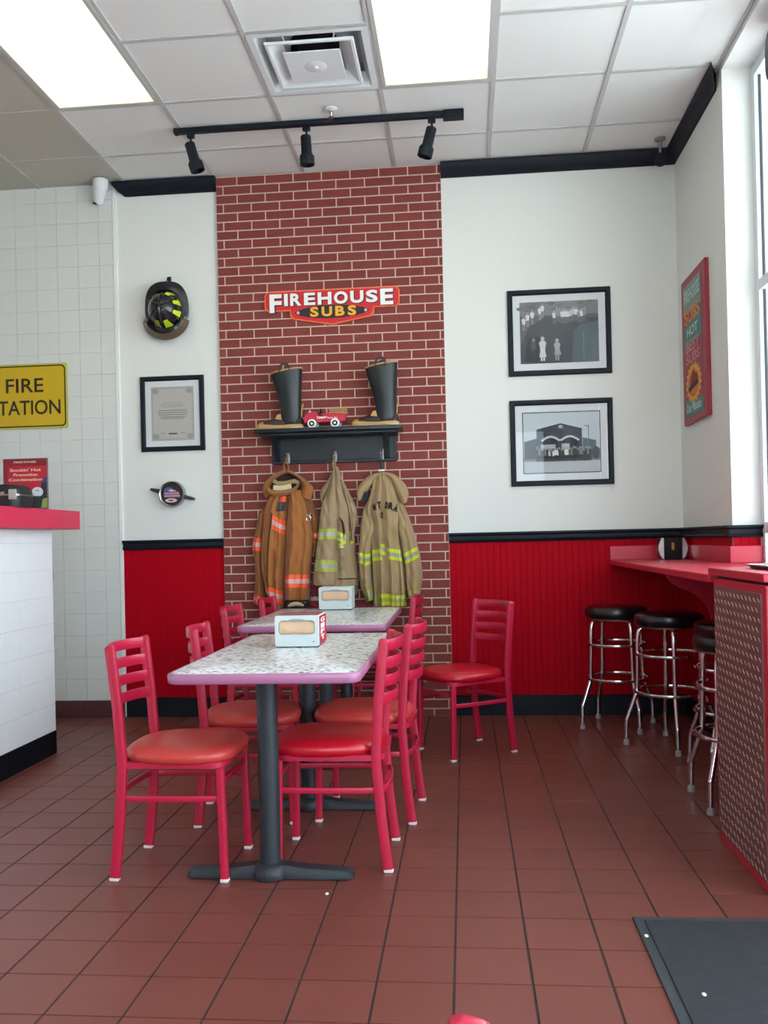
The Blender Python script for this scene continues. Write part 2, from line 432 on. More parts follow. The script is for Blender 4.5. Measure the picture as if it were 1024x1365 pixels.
# crown
crp = [(0, 0), (.010, 0), (.016, .010), (.034, .024), (.046, .046), (.060, .064), (.060, .088), (0, .088)]
ZC = CEIL-.088
mb = MB()
mould(mb, lambda e, d, z: (TX+.085-d*1.4 if e == 0 else BX0, BACK-d, ZC+z), crp)
mould(mb, lambda e, d, z: (BX1 if e == 0 else RX-d, BACK-d, ZC+z), crp)
mould(mb, lambda e, d, z: (RX-d, BACK-d if e == 0 else PIER+.10-d*2.2, ZC+z), crp)
struct(mb.done('trim_5', m_black))

# ================================================================== CEILING THINGS
m_tube = mat('lit lamp tube', (255, 250, 235), .5, emit=(255, 246, 222), es=8)
def diffuser_mat():
    m = bpy.data.materials.new('prismatic lens'); m.use_nodes = True; nt = m.node_tree; n = nt.nodes; L = nt.links
    n.remove(n['Principled BSDF']); out = n['Material Output']
    t = n.new('ShaderNodeBsdfTranslucent'); t.inputs[0].default_value = (.9, .88, .78, 1)
    e = n.new('ShaderNodeEmission'); e.inputs[0].default_value = (*lin((255, 247, 206)), 1); e.inputs[1].default_value = .5
    a = n.new('ShaderNodeAddShader'); L.new(t.outputs[0], a.inputs[0]); L.new(e.outputs[0], a.inputs[1]); L.new(a.outputs[0], out.inputs[0])
    return m
m_lens = diffuser_mat()
def troffer(ci, rj, label):
    xa, ya = c0+ci*CA+.012, d0+rj*CA+.012; xb, yb = xa+CA-.024, ya+2*CA-.024
    t = root('ceiling_light', label, 'light', ((xa+xb)/2, (ya+yb)/2, CEIL), None)
    mb = MB()
    for (p, q, r_, s_) in ((xa, xa+.022, ya, yb), (xb-.022, xb, ya, yb), (xa+.022, xb-.022, ya, ya+.022), (xa+.022, xb-.022, yb-.022, yb)):
        mb.box(p, q, r_, s_, CEIL-.004, CEIL+.012)
    for (p, q, r_, s_) in ((xa-.002, xa+.003, ya, yb), (xb-.003, xb+.002, ya, yb), (xa, xb, ya-.002, ya+.003), (xa, xb, yb-.003, yb+.002)):
        mb.box(p, q, r_, s_, CEIL+.01, CEIL+.11)
    mb.box(xa, xb, ya, yb, CEIL+.105, CEIL+.115)
    mb.done('frame', m_tbar, t, smooth=None)
    MB().box(xa+.022, xb-.022, ya+.022, yb-.022, CEIL+.0, CEIL+.003).done('diffuser', m_lens, t, smooth=None)
    for k in (.27, .73):
        xm = xa+(xb-xa)*k
        MB().tube([(xm, ya+.05, CEIL+.07), (xm, yb-.05, CEIL+.07)], .016, m=m_tube).done('tube', m_tube, t)
troffer(0, -2, 'lit rectangular ceiling light to the right of the square air vent')
troffer(-3, -2, 'lit rectangular ceiling light at the left, nearest the grey ceiling panels')
for ci in (0, -3): troffer(ci, -7, 'lit rectangular ceiling light behind the viewer, %s' % ('on the window side' if ci == 0 else 'on the counter side'))
# air diffuser
xa, ya = c0-CA, d0-CA
t = root('ceiling_vent', 'square white air vent with nested frames and a dark round duct', 'vent', (xa+CA/2, ya+CA/2, CEIL))
mb = MB(); ring = lambda mb, h0, h1, z0, z1, cx, cy: mb.grid([[(cx+sx*h, cy+sy*h, z) for sx, sy in ((-1, -1), (1, -1), (1, 1), (-1, 1))] for h, z in ((h0, z0), (h1, z1), (h1-.004, z1+.003), (h0-.004, z0+.003))], closeu=True, closev=True)
cx, cy = xa+CA/2, ya+CA/2
ring(mb, .297, .265, CEIL-.004, CEIL-.004, cx, cy); ring(mb, .267, .235, CEIL-.004, CEIL+.06, cx, cy)
mb.done('frame', m_dispw, t, smooth=None)
mb = MB(); ring(mb, .218, .205, CEIL-.014, CEIL-.014, cx, cy); ring(mb, .206, .145, CEIL-.014, CEIL+.03, cx, cy); ring(mb, .218, .222, CEIL-.014, CEIL-.004, cx, cy)
for sx, sy in ((-1, -1), (1, -1), (1, 1), (-1, 1)): mb.tube([(cx+sx*.12, cy+sy*.2, CEIL-.0), (cx+sx*.14, cy+sy*.25, CEIL+.05)], .004, 6)
mb.done('louver', m_dispw, t, smooth=None)
mb = MB(); mb.box(cx-.145, cx+.145, cy-.145, cy+.145, CEIL-.020, CEIL-.014, b=.004); mb.lathe([(.058, -.020), (.05, -.023), (.014, -.024), (.012, -.032), (.0, -.033)], (cx, cy, CEIL), m=m_dispw, cap=False)
mb.done('center_plate', m_dispw, t, smooth=30)
mb = MB(); mb.box(xa+.01, xa+CA-.01, ya+.01, ya+CA-.01, CEIL+.105, CEIL+.11, m=m_dispw)
mb.done('plenum', m_dispw, t, smooth=None)
MB().lathe([(.125, .06), (.125, .104), (.0, .104)], (cx, cy, CEIL), cap=False).done('duct', m_dark, t)
# track lighting
TY, TZ = 5.12, CEIL
t = root('track_rail', 'thin black lighting track across the ceiling before the brick panel', 'lighting track', (-.8, TY, CEIL))
MB().box(-1.635, -.02, TY-.018, TY+.018, TZ-.03, TZ, b=.003).done('rail', m_black, t)
MB().box(-.07, .05, TY-.03, TY+.03, TZ-.045, TZ, b=.004).done('feed_box', m_black, t)
MB().box(-1.655, -1.63, TY-.02, TY+.02, TZ-.032, TZ, b=.003).done('end_cap', m_black, t)
def spot(x, tilt, lean, label):
    t = root('track_spotlight', label, 'spotlight', (x, TY, TZ-.03), 'black spotlights on the ceiling track')
    MB().box(x-.022, x+.022, TY-.014, TY+.014, TZ-.058, TZ-.03, b=.002).done('adapter', m_black, t)
    MB().tube([(x, TY, TZ-.05), (x, TY, TZ-.125)], .0065).done('stem', m_black, t)
    R_ = Matrix.Translation((x+.0, TY-.03, TZ-.10)) @ Matrix.Rotation(tilt, 4, 'X') @ Matrix.Rotation(lean, 4, 'Y')
    MB().lathe([(.0, 0), (.026, 0), (.03, -.006), (.031, -.10), (.040, -.112), (.043, -.118), (.043, -.165), (.038, -.168), (.036, -.13), (.0, -.125)], mtx=R_, cap=False).done('lamp_head', m_black, t)
    MB().lathe([(.036, -.140), (.0, -.137)], mtx=R_, cap=False).done('bulb', mat('unlit bulb glass', (90, 90, 92), .2), t)
for x, a, l, lb in ((-1.555, .12, -.25, 'left black spotlight on the ceiling track, tilted outwards'), (-.865, .12, -.02, 'middle black spotlight on the ceiling track, pointing straight down'),
                  (-.135, .12, .28, 'right black spotlight on the ceiling track, next to its square feed box')):
    spot(x, a, l, lb)
t = root('fire_sprinkler', 'small white fire sprinkler head on the ceiling just before the black track', 'sprinkler', (-.70, 5.0, CEIL))
MB().lathe([(.0, 0), (.036, 0), (.034, -.006), (.014, -.01), (.01, -.012)], (-.70, 5.0, CEIL), cap=False).done('escutcheon', m_dispw, t)
MB().lathe([(.009, -.008), (.009, -.03), (.004, -.036), (.004, -.046), (.018, -.048), (.018, -.05), (0, -.05)], (-.70, 5.0, CEIL), 16, cap=False).done('nozzle', m_steel, t)
# cameras
p = Vector((-2.375, 5.76, CEIL))
t = root('security_camera', 'white cylindrical security camera at the ceiling above the tile corner', 'camera', p)
MB().lathe([(.0, 0), (.05, 0), (.052, -.01), (.05, -.05), (.04, -.075)], p, m=m_dispw, cap=False).done('mount', m_dispw, t)
R_ = Matrix.Rotation(.25, 4, 'Y') @ Matrix.Rotation(.3, 4, 'X')
MB().lathe([(.0, -.03), (.046, -.035), (.047, -.07), (.036, -.12), (.033, -.145), (.026, -.155), (.0, -.157)], p, mtx=R_, cap=False).done('housing', m_dispw, t)
MB().lathe([(.0, -.150), (.02, -.152), (.019, -.163), (.0, -.165)], p+Vector((-.012, -.015, .004)), mtx=R_, cap=False).done('lens', m_dark, t)
p = Vector((1.265, 5.66, CEIL))
t = root('security_camera', 'small black ball camera hanging on a pale bracket in the far corner', 'camera', p)
mb = MB(); mb.lathe([(.0, 0), (.035, 0), (.034, -.008), (.009, -.012), (.009, -.09), (.0, -.09)], p, 16, cap=False); mb.done('bracket', m_steel, t)
MB().lathe([(.042*math.sin(a), -.128+.042*math.cos(a)) for a in [math.pi*i/12 for i in range(13)]], p, 20, cap=False).done('ball', m_black, t)
MB().lathe([(.014, 0), (.014, -.04), (.0, -.04)], p+Vector((0, -.0, -.12)), 14, mtx=Matrix.Rotation(-1.2, 4, 'X'), cap=False).done('lens', m_dark, t)

# ================================================================== WALL THINGS LEFT OF THE BRICK
# helmet
hc = W(225, 418, BACK-.02)
t = root('fire_helmet', 'black fire helmet with yellow reflective patches hanging on the left wall', 'helmet', hc)
yb = BACK-.03
def P2(px, py, y): v = W(px, py, BACK); return Vector((v.x, y, v.z))
m_helm = mat('black helmet shell', (26, 28, 34), .25, coat=.4, bump=.05, bscale=20)
m_yel = mat('yellow reflective sticker', (206, 226, 20), .4)
hx, hz = hc.x, hc.z
rim = []
for i in range(56):
    a = 2*math.pi*i/56; ca, sa = math.cos(a), math.sin(a)
    ex = .30/2 * math.copysign(abs(ca)**.72, ca)
    ez = (.20 if sa > 0 else .17)*math.copysign(abs(sa)**.72, sa)
    if sa < 0: ex *= 1-.18*abs(sa)
    rim.append((ex, ez+.0))
def brim_pt(ex, ez, k, off=0.): return (hx+ex*k, yb-.035-.03*(1-k)-off - .02*abs(ex)/.15*0 + .012*math.cos(ez*12), hz+ez*k)
mb = MB(); mb.grid([[brim_pt(ex, ez, k, o_) for ex, ez in rim] for k, o_ in ((.3, -.006), (.97, -.006), (1.0, 0), (1.0, .006), (.97, .010), (.7, .010))], closev=True)
mb.done('brim', m_helm, t)
mb = MB(); rows = []
DR = (.112, .118); DC = (hx-.003, hz+.005)
for i in range(13):
    f = i/12*math.pi/2; rows.append([(DC[0]+DR[0]*math.cos(f)*math.cos(a), yb-.045-.13*math.sin(f), DC[1]+DR[1]*math.cos(f)*math.sin(a)) for a in [2*math.pi*j/40 for j in range(40)]])
mb.grid(rows, closev=True)
for a in (90, 210, 330, 30, 150, 270):
    ar = math.radians(a); mb.tube([(DC[0]+DR[0]*1.0*math.cos(f)*math.cos(ar), yb-.045-.132*math.sin(f), DC[1]+DR[1]*math.cos(f)*math.sin(ar)) for f in [math.pi/2*k/10 for k in range(11)]], .006, 6)
mb.done('shell', m_helm, t)
def dome(a, f, k=1.03): a = math.radians(a); return (DC[0]+DR[0]*k*math.cos(f)*math.cos(a), yb-.045-.134*math.sin(f), DC[1]+DR[1]*k*math.cos(f)*math.sin(a))
for a0, a1, mm in ((50, 78, m_yel), (8, 34, m_yel), (-34, -8, m_yel), (-86, -58, m_yel), (-124, -98, mat('dull yellow sticker', (150, 150, 20), .5)), (112, 135, mat('worn grey sticker', (110, 112, 104), .5))):
    mb = MB(); R0, R1 = .16, .74
    g = [[dome(a0+(a1-a0)*(i/5)*(1-.35*(j/4)) + (a1-a0)*.175*(j/4), R0+(R1-R0)*j/4) for i in range(6)] for j in range(5)]
    mb.grid(g); mb.done('reflective_patch', mm, t)
m_visor = mat('smoky brown visor', (96, 80, 62), .25, coat=.3)
mb = MB(); rows = []
for j in range(7):
    k = 1.02+.30*j/6; rows.append([(DC[0]+DR[0]*k*1.08*math.cos(a), yb-.085+.045*(j/6), DC[1]-.05+DR[1]*k*.92*math.sin(a)) for a in [math.radians(188+164*i/24) for i in range(25)]])
mb.grid(rows); vz = mb.done('visor', m_visor, t); s_ = vz.modifiers.new('s', 'SOLIDIFY'); s_.thickness = .003
for sx in (-1, 1): MB().lathe([(.0, -.01), (.014, -.01), (.014, .01), (0, .01)], (hx+sx*.138, yb-.05, hz-.055), 14, mtx=Matrix.Rotation(math.pi/2, 4, 'X'), cap=False).done('visor_knob', m_steel, t)
q = W(226, 376, BACK)
mb = MB(); mb.box(q.x-.012, q.x+.012, BACK-.006, BACK, q.z-.015, q.z+.035, b=.002); mb.tube([(q.x, BACK-.004, q.z+.02), (q.x, BACK-.04, q.z+.015), (q.x, BACK-.05, q.z-.01), (q.x, BACK-.045, q.z-.03)], .005, 8)
tag(mb.done('wall_hook', m_dark, origin=q), 'small black wall hook above the fire helmet', 'hook')
MB().lathe([(.011, -.004), (.018, -.004), (.018, .004), (.011, .004), (.011, -.004)], (q.x, BACK-.054, q.z-.024), 16, mtx=Matrix.Rotation(math.pi/2, 4, 'X'), cap=False).done('hanging_ring', m_steel, t)

def frame(name, label, corners, Y, fw, matw, art_fn, dep=.022, mkey=m_black, nrm=(0, -1, 0), lip=True):
    """corners: four photo points (tl, tr, br, bl) of the outer frame on the wall plane"""
    tl, tr, br, bl = [W(px, py, Y) for px, py in corners]
    x0, x1 = (tl.x+bl.x)/2, (tr.x+br.x)/2; z1, z0 = (tl.z+tr.z)/2, (bl.z+br.z)/2
    t = root(name, label, 'picture', ((x0+x1)/2, Y, z0))
    mb = MB(); pr_ = [(0, 0), (0, dep*.75), (.005, dep), (fw-.008, dep), (fw, dep*.6), (fw, 0)]
    cs = [(x0, z0, 1, 1), (x1, z0, -1, 1), (x1, z1, -1, -1), (x0, z1, 1, -1)]
    mb.grid([[(cx+sx*a, Y-b, cz+sz*a) for a, b in pr_] for cx, cz, sx, sz in cs], closeu=True, closev=True)
    mb.done('frame', mkey, t, smooth=None)
    MB().box(x0+fw-.004, x1-fw+.004, Y-.006, Y-.001, z0+fw-.004, z1-fw+.004).done('mat_board', m_paper, t, smooth=None)
    art_fn(t, x0+fw+matw, x1-fw-matw, z0+fw+matw, z1-fw-matw, Y-.0062)
    MB().box(x0+fw-.003, x1-fw+.003, Y-.0115, Y-.0105, z0+fw-.003, z1-fw+.003).done('glass', m_picglass, t, smooth=None)
    return t
class Art:                                      # flat printed picture made of thin inked shapes
    def __init__(s, t, x0, x1, z0, z1, y): s.t, s.x0, s.x1, s.z0, s.z1, s.y, s.n = t, x0, x1, z0, z1, y, 0; s.g = {}
    def P(s, u, v, l): return Vector((s.x0+(s.x1-s.x0)*u, s.y-.00028*l, s.z0+(s.z1-s.z0)*v))
    def poly(s, pts, c, l=1):
        k = (c, ); mb = s.g.setdefault(c, MB()); mb.poly([s.P(u, v, l) for u, v in pts], (0, -.0003, 0))
    def rect(s, u0, v0, u1, v1, c, l=1): s.poly([(u0, v0), (u1, v0), (u1, v1), (u0, v1)], c, l)
    def oval(s, u, v, ru, rv, c, l=1, n=12): s.poly([(u+ru*math.cos(2*math.pi*i/n), v+rv*math.sin(2*math.pi*i/n)) for i in range(n)], c, l)
    def end(s, base='print', names=None):
        mb = MB()
        for c, g in s.g.items():
            m = mat('ink_%d_%d_%d' % c, c, .7); k = mb.mi(m); me = bpy.data.meshes.new('x')
            g.bm.to_mesh(me); n0 = len(mb.bm.faces); mb.bm.from_mesh(me); mb.bm.faces.ensure_lookup_table()
            for f in mb.bm.faces[n0:]: f.material_index = k
            g.bm.free(); bpy.data.meshes.remove(me)
        return mb.done(base, None, s.t, smooth=None)
rnd = random.Random(4)
def art_cert(t, *a):
    A = Art(t, *a); A.rect(0, 0, 1, 1, (176, 172, 166)); A.rect(.05, .04, .95, .96, (190, 187, 180), 2)
    for (u, v) in ((.1, .08), (.9, .08), (.1, .92), (.9, .92)): A.oval(u, v, .08, .05, (160, 156, 150), 3)
    for v, w_ in ((.70, .22), (.66, .30), (.63, .26)): A.rect(.5-w_, v-.004, .5+w_, v+.004, (140, 136, 132), 3)
    for v, w_ in ((.56, .34), (.52, .36), (.48, .33), (.44, .30), (.41, .26)): A.rect(.5-w_, v-.006, .5+w_, v+.006, (112, 108, 106), 3)
    A.rect(.40, .115, .60, .14, (60, 58, 58), 3); A.rect(.22, .13, .32, .14, (120, 116, 112), 3); A.rect(.68, .13, .80, .14, (120, 116, 112), 3)
    A.end()
frame('framed_certificate', 'black framed certificate with grey paper, below the fire helmet', [(188, 502), (272, 501), (274, 601), (189, 602)], BACK, .032, .04, art_cert)

def person(A, u, v, h, sh, pa, face=(170, 170, 172), l=4, wd=.7):
    k = h*wd; A.oval(u, v+h*.9, k*.09, h*.09, face, l+1)
    A.poly([(u-k*.11, v+h*.42), (u+k*.11, v+h*.42), (u+k*.13, v+h*.6), (u+k*.17, v+h*.72), (u+k*.10, v+h*.81), (u-k*.10, v+h*.81), (u-k*.17, v+h*.72), (u-k*.13, v+h*.6)], sh, l)
    A.rect(u-k*.10, v, u-k*.015, v+h*.44, pa, l); A.rect(u+k*.015, v, u+k*.10, v+h*.44, pa, l)
def art_group(t, *a):
    A = Art(t, *a); A.rect(0, 0, 1, 1, (96, 98, 100)); A.rect(0, .78, 1, 1, (128, 130, 130), 2)
    for i in range(26): A.oval(rnd.random(), .86+rnd.random()*.12, .05, .03, (112+rnd.randint(-14, 18),)*3, 2.2+i*.03)
    A.poly([(.0, .28), (.12, .60), (.34, .76), (.62, .70), (1, .72), (1, 0), (.5, 0), (0, 0)], (72, 76, 80), 3)
    A.poly([(.66, .0), (.68, .5), (.78, .62), (1, .66), (1, 0)], (88, 104, 108), 4); A.rect(.80, .05, .815, .5, (120, 134, 138), 5)
    A.poly([(.05, .05), (.10, .42), (.26, .44), (.30, .1), (.2, .02)], (54, 56, 60), 5)
    for i, (u, v) in enumerate(((.10, .66), (.05, .60), (.16, .70), (.26, .76), (.29, .80))): person(A, u, v-.06, .24, (222, 224, 226), (140, 140, 144), (150, 150, 150), 6+i*.1)
    for i in range(12): person(A, .44+i*.035, .63+.04*rnd.random(), .22+.03*rnd.random(), (rnd.choice((226, 200, 150)),)*3, (110, 112, 116), (168, 168, 168), 6.5+i*.1)
    person(A, .285, .04, .40, (206, 208, 210), (214, 216, 218), (196, 196, 196), 7); A.poly([(.24, .10), (.33, .10), (.31, .25), (.26, .25)], (216, 218, 220), 8)
    person(A, .47, .04, .36, (178, 180, 184), (160, 162, 166), (180, 180, 180), 7); A.poly([(.43, .13), (.52, .13), (.50, .24), (.45, .24)], (172, 174, 178), 8)
    person(A, .17, .06, .36, (84, 86, 90), (66, 68, 72), (130, 130, 132), 7)
    A.end()
def art_station(t, *a):
    A = Art(t, *a); A.rect(0, 0, 1, 1, (52, 54, 58)); A.rect(.012, .015, .988, .985, (196, 206, 212), 2)
    A.rect(.012, .015, .988, .24, (186, 192, 198), 3); A.rect(.012, .2, .988, .26, (120, 126, 130), 4)
    A.poly([(.02, .24), (.02, .52), (.2, .58), (.2, .24)], (66, 72, 78), 5); A.poly([(.77, .24), (.77, .57), (.94, .52), (.94, .24)], (92, 104, 112), 5)
    A.poly([(.18, .24), (.18, .70), (.2, .72), (.49, .80), (.76, .71), (.77, .24)], (62, 68, 76), 6); A.poly([(.185, .70), (.49, .785), (.765, .695), (.765, .715), (.49, .81), (.185, .72)], (40, 44, 50), 7)
    A.oval(.49, .755, .03, .03, (168, 178, 184), 8)
    for u in (.255, .50):
        A.poly([(u, .24), (u, .52), (u+.05, .56), (u+.10, .575), (u+.16, .565), (u+.21, .53), (u+.21, .24)], (36, 40, 46), 8)
        for i in range(9): k = i/8; A.oval(u+.21*k, .54+.055*math.sin(math.pi*k), .018, .018, (206, 212, 216), 9)
    A.rect(.23, .40, .42, .47, (170, 176, 182), 9); A.rect(.50, .38, .60, .48, (182, 188, 194), 9); A.rect(.84, .3, .85, .76, (110, 120, 128), 7); A.rect(.80, .75, .85, .765, (110, 120, 128), 7)
    for i in range(27): person(A, .185+i*.026, .19+.006*rnd.random(), .20+.05*rnd.random(), (rnd.choice((44, 60, 84, 120, 190)) if i not in (8, 9, 10, 14, 15) else 216,)*3, (30, 32, 36), (150, 152, 156), 10+i*.04, .5)
    A.oval(.94, .32, .06, .1, (70, 76, 82), 6); A.oval(.8, .3, .05, .09, (84, 92, 98), 8)
    A.end()
frame('framed_photograph', 'upper black framed photo of a crowd above two small figures, right wall half', [(676, 389), (813, 382), (816, 497), (678, 503)], BACK, .034, .045, art_group)
frame('framed_photograph', 'lower black framed photo of a crew lined up before a fire station', [(679, 536), (816, 529), (819, 644), (682, 650)], BACK, .034, .045, art_station)

# round hose cap with two lugs
cc = W(232, 659, BACK)
t = root('hose_coupling', 'round metal hose cap with two lugs and a flag print, below the certificate', 'hose fitting', cc)
RX90 = Matrix.Rotation(math.pi/2, 4, 'X')
m_gun = mat('gunmetal', (70, 66, 70), .35, metal=.8)
MB().lathe([(.078, 0), (.088, .01), (.088, .045), (.083, .055), (.076, .05), (.074, .03)], cc, 36, mtx=RX90, cap=False).done('ring', m_steel, t)
MB().lathe([(.0, .0), (.08, .0), (.077, .034), (.0, .036)], cc, 32, mtx=RX90, cap=False, m=m_gun).done('cap', m_gun, t)
for s_ in (-1, 1):
    a = -.24
    pts = [(cc.x+s_*d*math.cos(a), cc.y-.03, cc.z+s_*d*math.sin(a)) for d in (.07, .10, .135, .155)]
    MB().sweep(pts, rrect(.016, .013, .005), (0, 1, 0), scale=[1.25, 1.0, .8, .6]).done('lug', m_gun, t)
A = Art(t, cc.x-.07, cc.x+.07, cc.z-.07, cc.z+.07, cc.y-.037)
A.oval(.5, .5, .5, .5, (44, 34, 42), 1, 28); A.poly([(.08, .56), (.12, .76), (.28, .84), (.52, .80), (.50, .62), (.3, .52)], (92, 84, 138), 2)
for k, (v, w_) in enumerate(((.66, .70), (.60, .82), (.54, .86), (.48, .88), (.42, .90), (.37, .92))): A.poly([(.1 if v < .58 else .48, v-.022), (w_, v-.03), (w_-.03, v+.02), (.1 if v < .58 else .48, v+.02)], (206, 178, 196) if k % 2 == 0 else (170, 96, 124), 3)
A.oval(.44, .20, .30, .10, (206, 196, 200), 3); A.oval(.44, .20, .14, .035, (60, 50, 58), 4); A.poly([(.3, .68), (.5, .74), (.62, .66), (.46, .6)], (200, 196, 204), 4)
A.end('emblem')

# FIRE STATION sign
xr, xl = W(90, 520, BACK-.02).x, W(90, 520, BACK-.02).x-.61; z1, z0 = W(90, 483, BACK-.02).z, W(90, 570, BACK-.02).z
t = root('fire_station_sign', 'yellow metal fire station road sign on the white tiled wall', 'sign', ((xl+xr)/2, BACK-.02, z0))
m_sy = mat('yellow road sign', (206, 172, 24), .5, var=.06, scale=5); m_sye = mat('pale yellow sign edge', (196, 188, 76), .5); m_sk = mat('sign black', (44, 34, 20), .55)
def rr3(x0, x1, z0, z1, r, y, n=5): return [(x0+(x1-x0)/2+a, y, z0+(z1-z0)/2+b) for a, b in rrect((x1-x0)/2, (z1-z0)/2, r, n)]
MB().poly(rr3(xl, xr, z0, z1, .012, BACK-.018), (0, -.004, 0)).done('plate', m_sye, t, smooth=None)
MB().poly(rr3(xl+.012, xr-.012, z0+.012, z1-.012, .03, BACK-.022), (0, -.0006, 0)).done('border', m_sk, t, smooth=None)
MB().poly(rr3(xl+.021, xr-.021, z0+.021, z1-.021, .024, BACK-.0226), (0, -.0006, 0)).done('panel', m_sy, t, smooth=None)
ys = BACK-.0233; sh = z1-z0
text('FIRE', (W(8, 523, ys).x, ys, z0+sh*.56), (1, 0, 0), (0, 0, 1), W(58, 523, ys).x-W(8, 523, ys).x, sh*.215, m_sk, 'lettering', t, .0006, .012)
text('STATION', (W(-12, 553, ys).x, ys, z0+sh*.215), (1, 0, 0), (0, 0, 1), W(81, 553, ys).x-W(-12, 553, ys).x, sh*.225, m_sk, 'lettering', t, .0006, .012)

# ================================================================== BRICK PANEL THINGS
# logo sign
def S(px, py, y=None): return W(340+px/4.995, 370+py/5.0, BF if y is None else y)
tl, br = S(58, 90), S(966, 200)
ux = (S(966, 75)-S(58, 90)); 
t = root('logo_sign', 'red wall sign lettered in white and yellow high on the brick', 'sign', S(512, 190))
m_sred = mat('sign red', (206, 32, 52), .4); m_sor = mat('sign orange line', (240, 118, 50), .4); m_syel = mat('sign yellow', (240, 178, 48), .45); m_sblk = mat('sign black fill', (40, 34, 34), .5)
def outline(k):                                 # level sign: bow-tie panel with hanging shield
    cx_, W2, zt, zm, zb_ = 512, 455, 68, 202, 300
    return [(-W2+k, -66+22+k*.4), (-W2+22+k*.4, -66+k), (W2-22-k*.4, -66+k), (W2-k, -66+22+k*.4), (W2-k, 46-k*.4), (W2-22-k*.4, 68-k), (284-k, 68-k), (284-k, 100-k), (262-k, 126-k*.9), (0, 172-k*1.1), (-262+k, 126-k*.9), (-284+k, 100-k), (-284+k, 68-k), (-W2+22+k*.4, 68-k), (-W2+k, 46-k*.4)]
sc_ = 4.503/F/1.0
px2m = (BF*1.0/F)/5.0*1.005
lc = S(512, 146)
def SG(a, b, y): return Vector((lc.x+a*px2m, y, lc.z-b*px2m))
for k, mm, ya, nm in ((0, m_sor, BF, 'edge_line'), (7, m_sred, BF-.014, 'panel')):
    MB().poly([SG(a, b, ya) for a, b in outline(k)], (0, -.014 if k == 0 else -.001, 0)).done(nm, mm, t, smooth=None)
yy = BF-.015
MB().poly([SG(250*math.cos(a)*(1), 84+44*math.copysign(abs(math.sin(a))**1.25, math.sin(a)), yy) for a in [2*math.pi*i/40 for i in range(40)]], (0, -.001, 0)).done('oval', m_sblk, t, smooth=None)
for sx in (-1, 1): MB().lathe([(.0, 0), (11*px2m, 0), (9*px2m, .003), (0, .004)], SG(sx*228, 84, yy), 14, mtx=RX90, cap=False).done('rivet', mat('pale rivet', (206, 186, 172), .4), t)
def letters(word, x0, widths, gap, top, bot, big, mm, name, shadow=None):
    x = x0
    for i, ch in enumerate(word):
        w_ = widths[i]; tb = (top, bot) if i not in big else big[i]
        o_ = SG(x, tb[1], yy-.001)
        if shadow: text(ch, SG(x+5, tb[1]+5, yy-.0008), (1, 0, 0), (0, 0, 1), w_*px2m, (tb[1]-tb[0])*px2m, shadow, 'letter_shadow', t, .0008, .05)
        text(ch, o_, (1, 0, 0), (0, 0, 1), w_*px2m, (tb[1]-tb[0])*px2m, mm, name, t, .006, .035)
        x += w_+gap
letters('FIREHOUSE', -420, [82, 24, 76, 76, 92, 92, 88, 78, 86], 17.5, -46, 36, {0: (-46, 78), 8: (-50, 56)}, m_white, 'letter', m_sblk)
letters('SUBS', -146, [56, 70, 62, 56], 22, 50, 116, {}, m_syel, 'letter')

# shelf
SZ = 1.885; SX0, SX1 = -1.335, -.385
t = root('coat_shelf', 'black wooden shelf with brackets and three metal hooks on the brick', 'shelf', (-.86, BF, 1.67))
m_shelf = mat('black stained wood', (27, 34, 39), .38, var=.2, scale=6, stretch=(1, 1, 8))
mb = MB(); mb.box(SX0, SX1, BF-.225, BF, SZ-.026, SZ, b=.006, seg=2); mb.box(SX0+.03, SX1-.03, BF-.19, BF, SZ-.045, SZ-.026, b=.005)
mb.done('shelf_board', m_shelf, t)
mb = MB(); mb.box(SX0+.075, SX1-.045, BF-.02, BF, 1.672, SZ-.03, b=.004); mb.box(SX0+.09, SX1-.06, BF-.026, BF-.02, 1.69, SZ-.05, b=.003)
mb.done('back_panel', m_shelf, t)
for x in (SX0+.115, SX1-.11):
    pts = [(x, BF-.02, 1.69), (x, BF-.04, 1.695), (x, BF-.055, 1.73), (x, BF-.085, 1.79), (x, BF-.14, 1.82), (x, BF-.17, 1.845), (x, BF-.02, 1.845)]
    MB().poly([(x-.018, b, c) for a, b, c in pts], (.036, 0, 0)).done('bracket', m_shelf, t)
HK = []
for px, py in ((383, 614), (446, 611), (509, 608)):
    q = W(px, py, BF-.05); HK.append(q); x = q.x
    mb = MB(); mb.box(x-.013, x+.013, BF-.03, BF-.025, q.z-.02, q.z+.05, b=.003)
    mb.tube(catmull([(x, BF-.028, q.z+.02), (x, BF-.05, q.z-.03), (x, BF-.075, q.z-.035), (x, BF-.09, q.z-.01), (x, BF-.10, q.z+.012)], 5), .0055, 8)
    mb.tube(catmull([(x, BF-.028, q.z+.03), (x, BF-.06, q.z+.03), (x, BF-.085, q.z+.05)], 5), .006, 8)
    mb.done('hook', m_steel, t)

